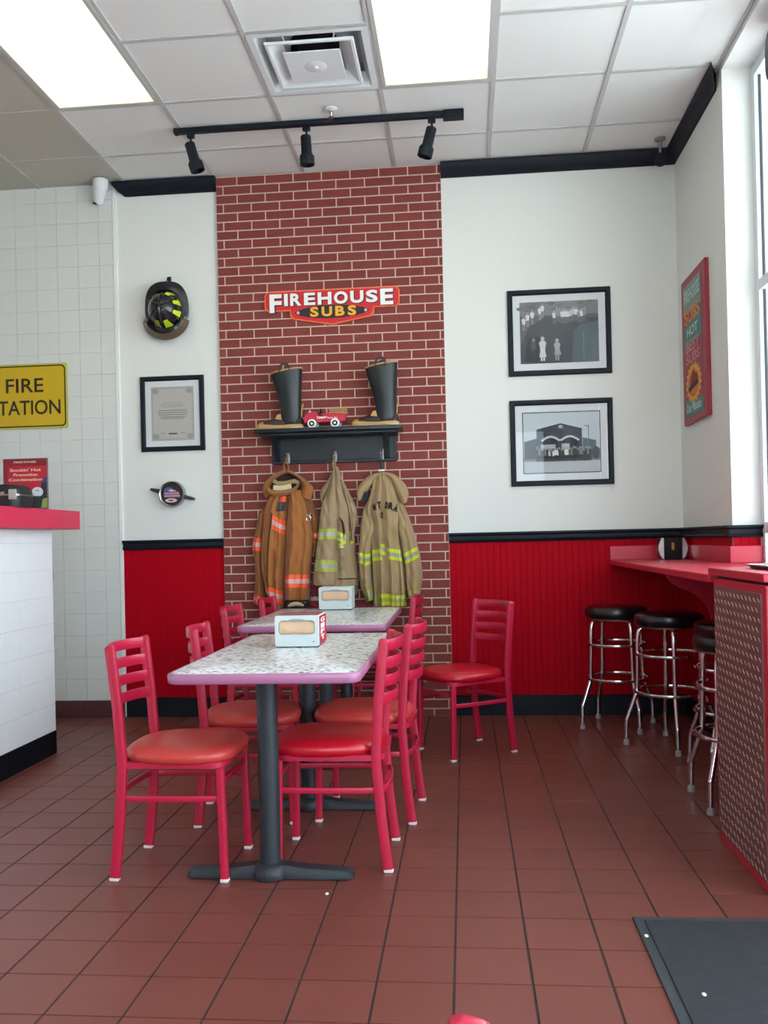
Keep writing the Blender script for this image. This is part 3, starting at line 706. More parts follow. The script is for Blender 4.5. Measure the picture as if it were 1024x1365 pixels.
# boots
m_boot = mat('black rubber boot', (30, 36, 39), .4, bump=.12, bscale=9); m_tan = mat('tan rubber', (190, 150, 96), .6, var=.15, scale=20); m_brn = mat('brown rubber foot', (58, 42, 38), .5); m_cream = mat('cream heel', (216, 196, 160), .6)
def boot(xh, by, z, label, k=1., hgt=.38):
    """xh: heel x; toe points to -x"""
    t = root('rubber_boot', label, 'boot', (xh-.1, by, z), 'rubber boots on the shelf')
    sec = [(.02, -.005, .150, .082), (.06, -.002, .150, .085), (.10, .0, .135, .09), (.15, .004, .135, .1), (.22, -.004, .155, .11), (.30, -.014, .185, .118), (hgt-.008, -.022, .208, .12), (hgt, -.022, .21, .121)]
    rows = []
    for z_, back, wx, wy in sec:
        cxx = xh-.012-back*k*.5-wx*k/2; tl_ = .02 if z_ >= hgt-.01 else 0
        rows.append([(cxx+wx*k/2*math.cos(a), by+wy/2*math.sin(a), z+z_+ (.018*math.cos(a) if z_ > .3 else 0)) for a in [2*math.pi*i/28 for i in range(28)]])
    MB().grid(rows, closev=True).done('shaft', m_boot, t).modifiers.new('s', 'SOLIDIFY').thickness = .006
    zc, _, wx, wy = sec[-1]; cxx = xh-.012+.011*k-wx*k/2
    MB().tube([(cxx+wx*k/2*math.cos(a), by+wy/2*math.sin(a), z+zc+.018*math.cos(a)) for a in [2*math.pi*i/28 for i in range(28)]], .0055, 8, closed=True).done('top_trim', m_tan, t)
    for s_ in (-1, 1):
        mb = MB(); mb.sweep(catmull([(cxx-.03, by+s_*wy/2, z+zc-.02), (cxx-.025, by+s_*wy/2, z+zc+.025), (cxx+.0, by+s_*wy/2, z+zc+.04), (cxx+.025, by+s_*wy/2, z+zc+.025), (cxx+.03, by+s_*wy/2, z+zc-.02)], 4), [(-.002, -.008), (.002, -.008), (.002, .008), (-.002, .008)], (0, 1, 0)); mb.done('pull_loop', m_brn, t)
    # foot: sections along the length
    L_ = .30*k; rows = []
    for u, hz_, wy in ((0, .05, .05), (.03, .075, .07), (.12, .09, .078), (.35, .10, .08), (.5, .088, .086), (.65, .070, .098), (.80, .056, .1), (.94, .036, .08), (1, .03, .045)):
        x = xh-u*L_; rows.append([(x, by+wy/2*math.cos(a), z+.012+max(0, hz_*math.sin(a))**1.0 if math.sin(a) > 0 else z+.012) for a in [2*math.pi*i/20 for i in range(20)]])
    MB().grid(rows, closev=True, capu=True).done('foot', m_brn, t)
    rows = []
    for u, h_, wy in ((-.01, .030, .06), (.04, .034, .084), (.3, .034, .086), (.42, .030, .088), (.62, .030, .104), (.8, .036, .108), (.93, .038, .094), (1.0, .034, .07), (1.03, .024, .04)):
        x = xh-u*L_; zb_ = z + (.012 if .28 < u < .4 else 0)+(.008 if u > .97 else 0)
        rows.append([(x, by+a*wy/2, zz) for a, zz in ((-1, zb_), (-1.02, z+h_*.6), (-.97, z+h_), (.97, z+h_), (1.02, z+h_*.6), (1, zb_))])
    mb = MB(); mb.grid(rows, closev=True, capu=True)
    for i in range(12): mb.box(xh-(.42+.05*i)*L_-.004, xh-(.42+.05*i)*L_+.004, by-.053, by+.053, z, z+.012)
    mb.done('sole', m_tan, t)
    rows = []
    for u, h_, wy in ((.86, .045, .1), (.90, .047, .098), (.95, .043, .084), (1.0, .034, .06), (1.025, .024, .03)):
        x = xh-u*L_; rows.append([(x, by+wy/2*1.04*math.cos(a), z+.012+h_*math.sin(a)) for a in [math.pi*i/12 for i in range(13)]])
    MB().grid(rows).done('toe_cap', m_tan, t)
    MB().box(xh-.078*k, xh+.006, by-.048, by+.048, z, z+.018, b=.004).done('heel', m_cream, t)
    mb = MB(); mb.sweep([(xh-.006, by, z+.03), (xh-.012, by, z+.08), (xh-.008, by, z+.13), (xh+.0, by, z+.17)], [(-.014, -.003), (.014, -.003), (.014, .003), (-.014, .003)], (0, 1, 0)); mb.done('heel_strip', m_tan, t)
    mb = MB(); c = Vector((xh-.155*k, by-.038, z+.082)); mb.poly([c+Vector((-.025, 0, -.012)), c+Vector((.02, -.004, -.018)), c+Vector((.012, .006, .022)), c+Vector((-.008, .006, .018))], (0, -.006, 0)); mb.done('ankle_patch', m_tan, t)
    return t
boot(W(405, 570, 5.73).x, 5.725, SZ, 'left black rubber boot with tan sole, on the shelf beside the toy truck', 1.0, .385)
boot(W(532, 568, 5.73).x, 5.725, SZ, 'right black rubber boot with tan sole, at the right end of the shelf', 1.0, .40)

# pedal truck
tc_ = W(435, 575, 5.70); tx, ty = tc_.x, 5.705
t = root('toy_pedal_truck', 'red toy pedal fire truck with white wheels between the two boots', 'toy truck', (tx, ty, SZ))
m_toy = mat('toy red paint', (196, 24, 60), .3, coat=.4)
prof = [(-.135, .035), (-.14, .06), (-.132, .085), (-.11, .10), (-.06, .108), (-.05, .095), (-.045, .075), (-.02, .075), (-.01, .095), (.128, .09), (.13, .045), (.128, .04), (.09, .04), (.085, .055), (.06, .058), (.045, .04), (-.045, .038), (-.06, .055), (-.09, .058), (-.11, .04)]
MB().poly([(tx+a, ty-.045, SZ+b) for a, b in prof], (0, .09, 0)).done('body', m_toy, t)
for wx in (-.085, .065):
    for s_ in (-1, 1):
        c = (tx+wx, ty+s_*.05, SZ+.029); wm = Matrix.Rotation(s_*-math.pi/2, 4, 'X')
        w_ = MB().lathe([(.012, .008), (.026, .009), (.029, .004), (.029, -.008), (.0, -.008)], c, 24, mtx=wm, cap=False).done('wheel', m_white, t)
        MB().lathe([(.0, .0095), (.018, .0095), (.018, .006), (.0, .006)], c, 20, mtx=wm, cap=False).done('wheel_disc', m_dark, w_)
        MB().lathe([(.0, .013), (.007, .012), (.009, .0085)], c, 12, mtx=wm, cap=False).done('hub_cap', m_white, w_)
mb = MB()
for s_ in (-1, 1):
    mb.tube([(tx+.02, ty+s_*.03, SZ+.10), (tx+.14, ty+s_*.03, SZ+.102)], .003, 6); mb.tube([(tx+.02, ty+s_*.03, SZ+.124), (tx+.135, ty+s_*.03, SZ+.126)], .003, 6)
    for i in range(6): mb.tube([(tx+.03+i*.02, ty+s_*.03, SZ+.09), (tx+.03+i*.02, ty+s_*.03, SZ+.125)], .0024, 6)
mb.done('ladder', m_tan, t)
mb = MB(); mb.tube([(tx-.05, ty, SZ+.08), (tx-.035, ty, SZ+.115)], .003, 6); mb.tube([(tx-.033+.0, ty+.02*math.cos(a), SZ+.118+.012*math.sin(a)) for a in [2*math.pi*i/14 for i in range(14)]], .0025, 6, closed=True); mb.done('steering_wheel', m_dark, t)
MB().lathe([(.010, 0), (.007, .01), (.003, .02), (0, .022)], (tx-.105, ty, SZ+.102), 14, cap=False).done('bell', m_white, t)
yl = ty-.0455
text('Casper', (tx-.052, yl, SZ+.057), (1, 0, 0), (0, 0, 1), .062, .021, m_white, 'lettering', t, .0006, .03)
text('Town, Inc.', (tx+.012, yl, SZ+.058), (1, 0, 0), (0, 0, 1), .070, .012, m_white, 'lettering', t, .0006, .02)

# ================================================================== COATS
def interp_rows(rows, n):
    ys = [r[0] for r in rows]; L_ = [r[1] for r in rows]; R_ = [r[2] for r in rows]
    Y_ = np.linspace(ys[0], ys[-1], n); 
    def sm(v):
        o = np.interp(Y_, ys, v); k = max(3, n//14)|1; pad = np.pad(o, k//2, mode='edge'); return np.convolve(pad, np.ones(k)/k, 'valid')
    return Y_, sm(L_), sm(R_)
class Cloth:
    """hanging cloth shape: outline rows (height, left, right) with real depth and folds"""
    def __init__(s, mapf, rows, yb, bulge, folds, N=56, Mu=34, seed=0, top=.55):
        s.top = top
        s.map, s.yb, s.bulge, s.folds, s.N, s.Mu = mapf, yb, bulge, folds, N, Mu
        s.Y_, s.L_, s.R_ = interp_rows(rows, N); s.r = random.Random(seed)
        s.ph = [s.r.random()*6.28 for _ in folds]; s.y0, s.y1 = rows[0][0], rows[-1][0]
    def at(s, u, py, off=0.):
        l = np.interp(py, s.Y_, s.L_); r = np.interp(py, s.Y_, s.R_); v = (py-s.y0)/(s.y1-s.y0)
        e = 2*u-1; rnd_ = max(0, 1-abs(e)**2.6)**.5
        fd = 0
        for (k, a, sh), ph in zip(s.folds, s.ph): fd += 1.45*a*(.35+.65*v)*math.sin(6.283*k*(u+sh*v)+ph)
        fd += .006*math.sin(17*v+9*u+s.ph[0])*math.sin(8*u-6*v) + .003*math.sin(31*v-14*u+s.ph[0])
        d = s.yb - s.bulge*(s.top+(1-s.top)*min(1, v*3)**.7)*rnd_ - fd*min(1, rnd_*1.4) - off
        p = s.map(l+(r-l)*u, py); return Vector((p.x, d, p.z))
    def build(s, name, m, parent):
        us = [(1-math.cos(math.pi*i/s.Mu))/2 for i in range(s.Mu+1)]
        us = [.5*a+.5*(i/s.Mu) for i, a in enumerate(us)]
        mb = MB(); F_ = [[s.at(u, y) for u in us] for y in s.Y_]
        Bk = [[Vector((p.x, min(s.yb+.008, BF-.001), p.z)) for p in r] for r in F_]
        P = [f+b[::-1] for f, b in zip(F_, Bk)]
        mb.grid(P, closev=True, capu=True); return mb.done(name, m, parent, smooth=60)
    def band(s, u0, u1, a0, a1, th, m_neon, m_sil, parent, off=.004, bow=0):
        """band from (u0, top a0) to (u1, top a1), th tall"""
        n = 16
        def strip(t0, t1, of):
            return [[s.at(u0+(u1-u0)*i/n, a0+(a1-a0)*i/n+bow*math.sin(math.pi*i/n)+th*(t0+(t1-t0)*j/3), of) for i in range(n+1)] for j in range(4)]
        mb = MB(); mb.grid(strip(0, 1, off)); o = mb.done('reflective_band', m_neon, parent, smooth=60)
        mb = MB(); mb.grid(strip(.34, .68, off+.0012)); mb.done('silver_stripe', m_sil, o, smooth=60)
        return o
def fabric(name, c, var=.18): return mat(name, c, .85, var=var, scale=9, bump=.7, bscale=11, sheen=.2)
m_orn = mat('neon orange tape', (246, 92, 42), .55); m_pk = mat('pinkish silver tape', (206, 160, 158), .4)
m_lime = mat('lime yellow tape', (206, 216, 52), .5); m_sil = mat('grey silver tape', (164, 164, 152), .4); m_lime2 = mat('faded lime tape', (172, 176, 74), .6)
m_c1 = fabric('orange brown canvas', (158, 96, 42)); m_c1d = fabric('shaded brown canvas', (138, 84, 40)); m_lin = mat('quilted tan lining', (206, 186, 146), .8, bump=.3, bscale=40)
m_c2 = fabric('khaki canvas', (156, 131, 99)); m_c3 = fabric('sandy khaki canvas', (164, 138, 98)); m_ins = mat('dark inner lining', (52, 30, 24), .9); m_hem = mat('charcoal hem fabric', (62, 62, 66), .8)
# --- coat 1
map1 = lambda x, y: W(320+x/6.5, 610+y/6.5, BF-.09)
t = root('firefighter_coat', 'orange-brown firefighter coat with neon orange bands, on the left hook', 'coat', HK[0]+Vector((0, -.05, -.02)), 'firefighter coats hanging from the shelf hooks')
c = Cloth(map1, [(290, 300, 420), (340, 236, 420), (450, 205, 405), (560, 196, 398), (700, 182, 392), (900, 172, 386), (1020, 184, 380), (1100, 205, 376), (1200, 222, 374), (1300, 285, 366), (1335, 305, 350)], BF-.05, .075, [(2.4, .012, .1), (5, .004, -.2)], seed=3)
c.build('front_panel', m_c1, t)
c.band(.46, 1.0, 500, 555, 118, m_orn, m_pk, t); c.band(.02, 1.0, 1100, 1155, 112, m_orn, m_pk, t)
z_ = MB(); z_.grid([[c.at(u, y, .005) for u in (.56, .68, .8, .93)] for y in np.linspace(320, 465, 8)]); z_.done('chest_patch', m_hem, t, smooth=60)
z_ = MB(); z_.grid([[c.at(.62+.3*u, y, .009) for u in (0, .5, 1)] for y in np.linspace(335, 385, 5)]); z_.done('reflective_tab', m_orn, t, smooth=60)
z_ = MB(); z_.tube([c.at(.42-.1*k, 480+k*640, .002) for k in [i/12 for i in range(13)]], .004, 6); z_.done('zip_edge', m_ins, t)
c2_ = Cloth(map1, [(280, 410, 520), (340, 415, 545), (450, 404, 580), (560, 396, 604), (660, 392, 632), (760, 388, 634), (880, 382, 612), (1000, 378, 600), (1130, 378, 600), (1230, 384, 590)], BF-.045, .095, [(1.6, .012, .15), (4, .004, .1)], seed=5)
c2_.build('front_panel', m_c1, t); c2_.band(.01, .99, 1012, 1012, 112, m_orn, m_pk, t)
ch_ = Cloth(map1, [(1215, 384, 590), (1260, 390, 588), (1300, 398, 570)], BF-.055, .07, [(2, .006, 0)], N=14, seed=2); ch_.build('hem_lining', m_hem, t)
mb = MB(); mb.tube([W(384+k*4.2, 808-3*math.sin(k*.6), BF-.13) for k in range(6)], .014, 8, scale=[.4, .9, 1, 1, .9, .4]); mb.done('lining_fold', m_lin, t)
cs = Cloth(map1, [(420, 190, 214), (480, 150, 214), (540, 134, 212), (620, 122, 195), (690, 104, 182), (810, 92, 178), (900, 116, 172), (1000, 118, 180), (1100, 112, 205), (1240, 100, 205)], BF-.02, .07, [(1.2, .006, .2)], N=40, Mu=16, seed=7, top=.2)
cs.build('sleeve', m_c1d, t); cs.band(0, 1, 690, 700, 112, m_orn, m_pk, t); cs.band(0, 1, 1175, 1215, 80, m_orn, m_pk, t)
cs = Cloth(map1, [(330, 505, 590), (430, 545, 635), (530, 575, 672), (600, 590, 682), (680, 606, 684), (780, 618, 668), (860, 618, 650)], BF-.015, .07, [(1.2, .006, .2)], N=36, Mu=14, seed=8)
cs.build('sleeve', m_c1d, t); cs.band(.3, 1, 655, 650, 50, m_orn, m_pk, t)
mb = MB(); q = map1(604, 525); mb.tube([(q.x+.014*math.cos(a), BF-.14, q.z+.02*math.sin(a)) for a in [2*math.pi*i/14 for i in range(14)]], .004, 6, closed=True); mb.tube([(q.x+.01, BF-.14, q.z+.018), (q.x+.018, BF-.14, q.z+.035)], .004, 6); mb.done('metal_clip', m_chrome, t)
# collar: standing hood of cloth around the neck opening
def collar(pts_px, mapf, r0, r1, mm, name, par, y0, closed=False, dy=None):
    pts = []
    for i, (x, y) in enumerate(pts_px):
        p = mapf(x, y); pts.append((p.x, y0-(dy[i] if dy else 0), p.z))
    pts = catmull(pts, 5); n = len(pts)
    mb = MB(); mb.sweep(pts, [(r1*math.cos(a), r0*math.sin(a)) for a in [2*math.pi*i/12 for i in range(12)]], (0, 1, 0), scale=[.45+.55*math.sin(math.pi*min(1, max(0, (i+.6)/n)))**.5 for i in range(n)])
    return mb.done(name, mm, par, smooth=60)
mb = MB(); mb.poly([(map1(x, y).x, BF-.05, map1(x, y).z) for x, y in ((235, 290), (250, 215), (300, 140), (400, 112), (500, 150), (570, 220), (540, 300), (400, 325))], (0, .03, 0)); mb.done('neck_lining', m_ins, t)
def flap(outer, inner, mapf, y0, b, mm, name, par, curl=.0, nseg=5):
    """a broad piece of cloth between two curves, bulging forward, with thickness"""
    O = catmull([(x, y, 0) for x, y in outer], nseg); I = catmull([(x, y, 0) for x, y in inner], nseg); n = min(len(O), len(I)); P = []
    for i in range(n):
        f = i/(n-1); row = []; K = 8
        for k in range(K+1):
            t_ = k/K; q = O[int(f*(len(O)-1))].lerp(I[int(f*(len(I)-1))], t_); p = mapf(q.x, q.y)
            row.append((p.x, y0-b*math.sin(math.pi*(.08+.84*t_))**.7-curl*t_-.004*math.sin(9*f+4*t_), p.z))
        for k in range(K, -1, -1):
            row.append((row[k][0], row[k][1]+.012+.6*b*math.sin(math.pi*k/K), row[k][2]))
        P.append(row)
    mb = MB(); mb.grid(P, closev=True, capu=True); return mb.done(name, mm, par, smooth=60)
flap([(215, 352), (188, 262), (225, 190), (300, 132), (400, 104), (490, 140), (575, 200), (628, 262), (606, 368)], [(262, 318), (246, 285), (268, 215), (325, 160), (400, 134), (470, 160), (520, 215), (522, 262), (512, 330)], map1, BF-.045, .05, m_c1, 'collar', t)
flap([(232, 262), (262, 318), (330, 336), (410, 326), (480, 296), (528, 228)], [(262, 258), (285, 280), (340, 288), (400, 284), (462, 268), (515, 225)], map1, BF-.11, .03, m_c1, 'collar_roll', t)
mb = MB(); mb.sweep([(map1(x, y).x, BF-.13, map1(x, y).z) for x, y in ((300, 262), (350, 268), (400, 262), (455, 250))], rrect(.004, .016, .003), (0, 1, 0)); mb.done('neck_label', m_lin, t)
mb = MB(); mb.sweep([(map1(x, y).x, BF-.11, map1(x, y).z) for x, y in ((295, 200), (330, 225), (400, 222), (480, 205), (515, 225))], rrect(.004, .014, .003), (0, 1, 0)); mb.done('throat_strap', mat('olive tan strap', (150, 130, 90), .8), t)
mb = MB(); mb.tube(catmull([map1(385, 125)+Vector((0, .01, 0)), map1(384, 70)+Vector((0, -.01, 0)), map1(400, 40)+Vector((0, -.02, 0)), map1(418, 70)+Vector((0, -.01, 0)), map1(418, 125)+Vector((0, .01, 0))], 4), .005, 6); mb.done('hanging_loop', m_c1, t)
# --- coat 2
map2 = lambda x, y: W(410+x/6.5, 610+y/6.5, BF-.09)
t = root('firefighter_coat', 'narrow khaki firefighter coat with lime bands, on the middle hook', 'coat', HK[1]+Vector((0, -.05, -.02)), 'firefighter coats hanging from the shelf hooks')
c = Cloth(map2, [(75, 222, 248), (110, 208, 270), (160, 196, 284), (260, 172, 318), (350, 150, 352), (430, 128, 385), (550, 110, 392), (650, 96, 396), (800, 80, 408), (950, 62, 428), (1050, 55, 436), (1110, 50, 434)], BF-.045, .085, [(2.3, .013, .12), (4.7, .005, -.15)], N=64, seed=11)
c.build('back_panel', m_c2, t)
c.band(0, .42, 615, 625, 85, m_lime2, m_sil, t); c.band(.42, .80, 612, 672, 80, m_lime, m_sil, t); c.band(.60, .76, 745, 735, 44, m_lime, m_sil, t, .007); c.band(.90, 1.0, 640, 630, 110, m_lime, m_sil, t)
c.band(.0, .26, 880, 885, 100, m_lime2, m_sil, t); c.band(.36, .56, 895, 905, 90, m_lime2, m_sil, t)
mb = MB(); mb.grid([[c.at(u, y, .006) for u in np.linspace(.60, .74, 4)] for y in np.linspace(850, 975, 6)]); mb.done('pocket', fabric('pocket khaki', (136, 114, 82)), t, smooth=60)
mb = MB(); mb.tube([c.at(.56+.44*k/8, 1048, .003) for k in range(9)], .003, 6); mb.done('hem_seam', m_ins, t)
ch_ = Cloth(map2, [(1095, 240, 432), (1150, 250, 428), (1190, 262, 420)], BF-.05, .06, [(2, .006, 0)], N=12, seed=2); ch_.build('hem_lining', fabric('olive lining', (116, 112, 66)), t)
cs = Cloth(map2, [(330, 158, 190), (410, 124, 220), (500, 112, 262), (620, 98, 268), (740, 84, 262), (900, 66, 262), (1020, 56, 256), (1100, 52, 250)], BF-.095, .06, [(1.3, .006, .3)], N=44, Mu=16, seed=13, top=.0)
cs.build('sleeve', m_c2, t); cs.band(.0, 1, 620, 616, 90, m_lime2, m_sil, t); cs.band(.0, 1, 880, 890, 100, m_lime2, m_sil, t)
cs = Cloth(map2, [(190, 278, 300), (280, 300, 345), (380, 330, 398), (460, 350, 426), (540, 368, 424), (640, 376, 404), (720, 380, 398)], BF-.06, .06, [(1.2, .005, .2)], N=36, Mu=12, seed=14)
cs.build('sleeve', m_c2, t)
mb = MB(); mb.tube([c.at(.62, 520, .004), c.at(.72, 560, .006), c.at(.76, 640, .006), c.at(.75, 700, .006)], .006, 6, scale=[.5, 1.2, 1.5, .5]); mb.done('dark_sleeve_fold', m_ins, t)  # dark tube laid along the sleeve fold
flap([(212, 110), (165, 195), (108, 270), (98, 330), (122, 408)], [(222, 170), (198, 225), (165, 300), (142, 345), (140, 400)], map2, BF-.03, .045, m_c2, 'collar', t)
mb = MB(); mb.tube(catmull([map2(226, 95), map2(222, 60)+Vector((0, -.01, 0)), map2(232, 25)+Vector((0, -.02, 0)), map2(242, 60)+Vector((0, -.01, 0)), map2(240, 95)], 4), .006, 6); mb.done('hanging_loop', m_c2, t)
# --- coat 3
map3 = lambda x, y: W(465+x/6.5, 610+y/6.5, BF-.09)
t = root('firefighter_coat', 'wide sandy firefighter coat with black lettering, on the right hook', 'coat', HK[2]+Vector((0, -.05, -.02)), 'firefighter coats hanging from the shelf hooks')
c = Cloth(map3, [(128, 235, 330), (170, 212, 368), (250, 196, 400), (350, 172, 420), (450, 140, 440), (550, 175, 440), (700, 190, 440), (850, 198, 468), (1000, 204, 484), (1150, 214, 494), (1290, 222, 498)], BF-.055, .085, [(3.2, .018, .05), (6.5, .006, .1)], N=64, Mu=48, seed=21)
bp = c.build('back_panel', m_c3, t)
c.band(.02, .36, 800, 792, 95, m_lime, m_sil, t, .006); c.band(.36, .48, 745, 750, 95, m_lime, m_sil, t, .006); c.band(.55, .98, 782, 800, 98, m_lime, m_sil, t, .006)
c.band(.01, .18, 1200, 1195, 70, m_lime2, m_sil, t, .006); c.band(.2, .68, 1175, 1185, 95, m_lime, m_lime2, t, .006); c.band(.7, 1, 1192, 1188, 92, m_lime, m_sil, t, .006)
cl = Cloth(map3, [(372, 158, 186), (440, 118, 200), (520, 102, 230), (620, 94, 262), (720, 88, 215), (820, 82, 200), (930, 84, 196), (1030, 92, 200), (1130, 98, 212), (1235, 150, 214)], BF-.03, .11, [(1.7, .009, .2)], N=44, Mu=18, seed=22, top=.15)
cl.build('sleeve', m_c3, t); cl.band(.0, .55, 815, 835, 95, m_lime, m_sil, t, .005); cl.band(.58, 1, 838, 825, 98, m_lime, m_sil, t, .006); cl.band(.05, 1, 1165, 1130, 92, m_lime2, m_sil, t, .005)
cr = Cloth(map3, [(350, 410, 436), (430, 412, 482), (520, 420, 520), (620, 424, 555), (720, 440, 580), (820, 462, 610), (920, 480, 626), (1010, 486, 638), (1070, 490, 636), (1140, 500, 620), (1215, 512, 612)], BF-.03, .11, [(1.7, .009, .2)], N=44, Mu=18, seed=23, top=.15)
cr.build('sleeve', m_c3, t); cr.band(.03, 1, 835, 770, 92, m_lime, m_sil, t, .005); cr.band(.05, 1, 1148, 1142, 70, m_lime2, m_sil, t, .005)
flap([(290, 124), (215, 136), (140, 180), (85, 245), (66, 310), (82, 372)], [(275, 165), (235, 190), (190, 240), (160, 290), (132, 300), (100, 368)], map3, BF-.06, .05, m_c3, 'collar', t)
flap([(290, 124), (370, 134), (440, 178), (495, 240), (518, 320), (500, 390)], [(315, 160), (360, 185), (392, 245), (412, 310), (435, 360), (466, 396)], map3, BF-.06, .055, m_c3, 'collar', t)
mb = MB(); mb.poly([(map3(x, y).x, BF-.05, map3(x, y).z) for x, y in ((95, 350), (120, 300), (160, 270), (180, 300), (140, 385), (105, 375))], (0, .02, 0)); mb.done('collar_lining', m_hem, t)
for i, (ch, x, y, w_, h_, rz) in enumerate((('M', 215, 410, 26, 48, .3), ('T', 256, 385, 26, 56, .1), ('O', 304, 385, 14, 56, 0), ('R', 352, 392, 34, 56, -.15), ('A', 392, 408, 38, 58, -.3), ('D', 322, 388, 24, 56, -.05), ('C', 282, 475, 20, 52, 0), ('.', 308, 525, 8, 8, 0))):
    if ch == 'O': continue
    # lettering printed on the cloth surface
    cu = bpy.data.curves.new('t', 'FONT'); cu.body = 'O' if ch == 'C' else ch; cu.offset = .075; cu.resolution_u = 3
    ob = bpy.data.objects.new('t', cu); COL.objects.link(ob); me = bpy.data.meshes.new_from_object(ob.evaluated_get(bpy.context.evaluated_depsgraph_get()))
    vs = [v.co.copy() for v in me.vertices]; fs = [tuple(p_.vertices) for p_ in me.polygons]; bpy.data.objects.remove(ob); bpy.data.meshes.remove(me)
    a0, a1 = min(v.x for v in vs), max(v.x for v in vs); b0, b1 = min(v.y for v in vs), max(v.y for v in vs)
    mb = MB(); pts = []
    for v in vs:
        lx = ((v.x-a0)/(a1-a0)-.5)*w_*1.12; ly = (.5-(v.y-b0)/(b1-b0))*h_*1.12
        X_ = x+w_/2+lx*math.cos(rz)+ly*math.sin(rz); Y_ = y+h_/2-lx*math.sin(rz)+ly*math.cos(rz)
        l = np.interp(Y_, c.Y_, c.L_); r = np.interp(Y_, c.Y_, c.R_); u = min(.97, max(.03, (X_-l)/(r-l))); pts.append(c.at(u, Y_, .006))
    mb.faces(pts, fs, None); mb.done('back_letter', mat('black print', (30, 28, 28), .8), t, smooth=None)
mb = MB(); mb.tube(catmull([map3(285, 120), map3(280, 70)+Vector((0, -.01, 0)), map3(287, 20)+Vector((0, -.02, 0)), map3(293, 70)+Vector((0, -.01, 0)), map3(292, 120)], 4), .007, 6); mb.done('hanging_loop', m_hem, t)
mb = MB(); q = map3(285, 112); mb.box(q.x-.022, q.x+.022, BF-.115, BF-.10, q.z-.006, q.z+.006, b=.004); mb.done('neck_label', m_white, t)
# dark red garment between the first two coats
map4 = lambda x, y: W(330+x/6.83, 770+y/6.83, BF-.06)
q = map4(600, 180)
t = root('red_garment', 'dark red garment with a grey band showing low between two hanging coats', 'garment', (q.x, BF-.03, q.z))
cg = Cloth(map4, [(-40, 585, 640), (60, 575, 650), (150, 560, 690), (210, 545, 700), (275, 535, 700)], BF-.02, .05, [(2, .006, .1)], N=30, Mu=16, seed=30)
cg.build('sleeve', fabric('dark red cloth', (120, 16, 30)), t); mb = MB(); mb.grid([[cg.at(u, y, .004) for u in np.linspace(0, 1, 10)] for y in (172, 184, 196, 208)]); mb.done('grey_band', m_sil, t, smooth=60)

# ================================================================== POSTER ON THE RIGHT WALL
py0, py1, pz0, pz1 = 5.125, 5.66, 1.815, 2.70
t = root('framed_poster', 'tall narrow red framed poster with a flaming sandwich on the right wall', 'poster', (RX, 5.39, pz0))
mb = MB(); mb.box(RX-.025, RX, py0, py1, pz0, pz1, b=.004); mb.done('frame', mat('dull red frame', (150, 38, 56), .45), t)
m_teal = mat('poster teal', (84, 132, 124), .7)
MB().box(RX-.027, RX-.024, py0+.075, py1-.06, pz0+.04, pz1-.05).done('panel', mat('poster muted red', (158, 70, 84), .7), t, smooth=None)
def RP(a, b, l): return Vector((RX-.0272-.0004*l, py1-.06-(py1-py0-.135)*a, pz0+.04+(pz1-pz0-.09)*b))
def rpoly(pts, m, name, l): MB().poly([RP(a, b, l) for a, b in pts], (-.0004, 0, 0)).done(name, m, t, smooth=None)
rpoly([(0, .78), (1, .78), (1, 1), (0, 1)], mat('poster grey', (136, 150, 144), .7), 'top_block', 1)
rpoly([(0, .50), (1, .55), (1, .78), (0, .68)], m_teal, 'teal_block', 1); rpoly([(0, 0), (1, 0), (1, .10), (0, .14)], m_teal, 'bottom_block', 1)
m_gold = mat('poster gold', (226, 164, 60), .7)
rpoly([(.5+(.46 if i % 2 else .37)*math.cos(2*math.pi*i/36), .24+(.155 if i % 2 else .125)*math.sin(2*math.pi*i/36)) for i in range(36)], m_gold, 'flame_disc', 2)
rpoly([(.5+.32*math.cos(2*math.pi*i/20), .235+.10*math.sin(2*math.pi*i/20)) for i in range(20)], mat('poster orange', (206, 112, 60), .7), 'inner_disc', 3)
rpoly([(.3, .22), (.75, .25), (.72, .29), (.56, .31), (.52, .36), (.44, .31), (.34, .28)], mat('poster dark red', (140, 30, 44), .7), 'sandwich_top', 4)
rpoly([(.22, .18), (.78, .215), (.74, .25), (.2, .215)], mat('poster black', (50, 40, 42), .7), 'sandwich_base', 5)
m_pl = mat('poster pale', (178, 206, 204), .7); m_po = mat('poster orange text', (222, 138, 70), .7); m_pp = mat('poster pink text', (196, 130, 136), .7)
W_ = (py1-py0-.135)
for body, a, b, w_, h_, mm in (('FIREHOUSE', .06, .86, .88, .10, m_pl), ('SUBS', .08, .70, .84, .11, m_po), ('HOT', .2, .595, .6, .075, m_pl), ('BEST', .12, .48, .76, .09, m_pp), ('SUBS', .12, .395, .76, .075, m_pp), ('Our Mission', .08, .03, .84, .07, m_pl)):
    text(body, RP(a, b, 6), (0, -1, 0), (0, 0, 1), W_*w_, h_*(pz1-pz0-.09), mm, 'lettering', t, .0006, .02)

# ================================================================== WINDOW HANGING
q = (1.47, 4.15, 3.25)
t = root('hanging_sign', 'dark rounded sign hanging at the top of the right window', 'sign', (1.50, 4.36, CEIL-.03))
mb = MB(); mb.poly([(1.495, 4.28+a, 3.42+b) for a, b in rrect(.16, .135, .10, 8)], (.03, 0, 0)); mb.done('panel', mat('dark blue grey plastic', (34, 46, 66), .4), t)
for yy_ in (4.2, 4.36): MB().tube([(1.51, yy_, 3.54), (1.51, yy_, CEIL-.03)], .002, 6).done('wire', m_steel, t)

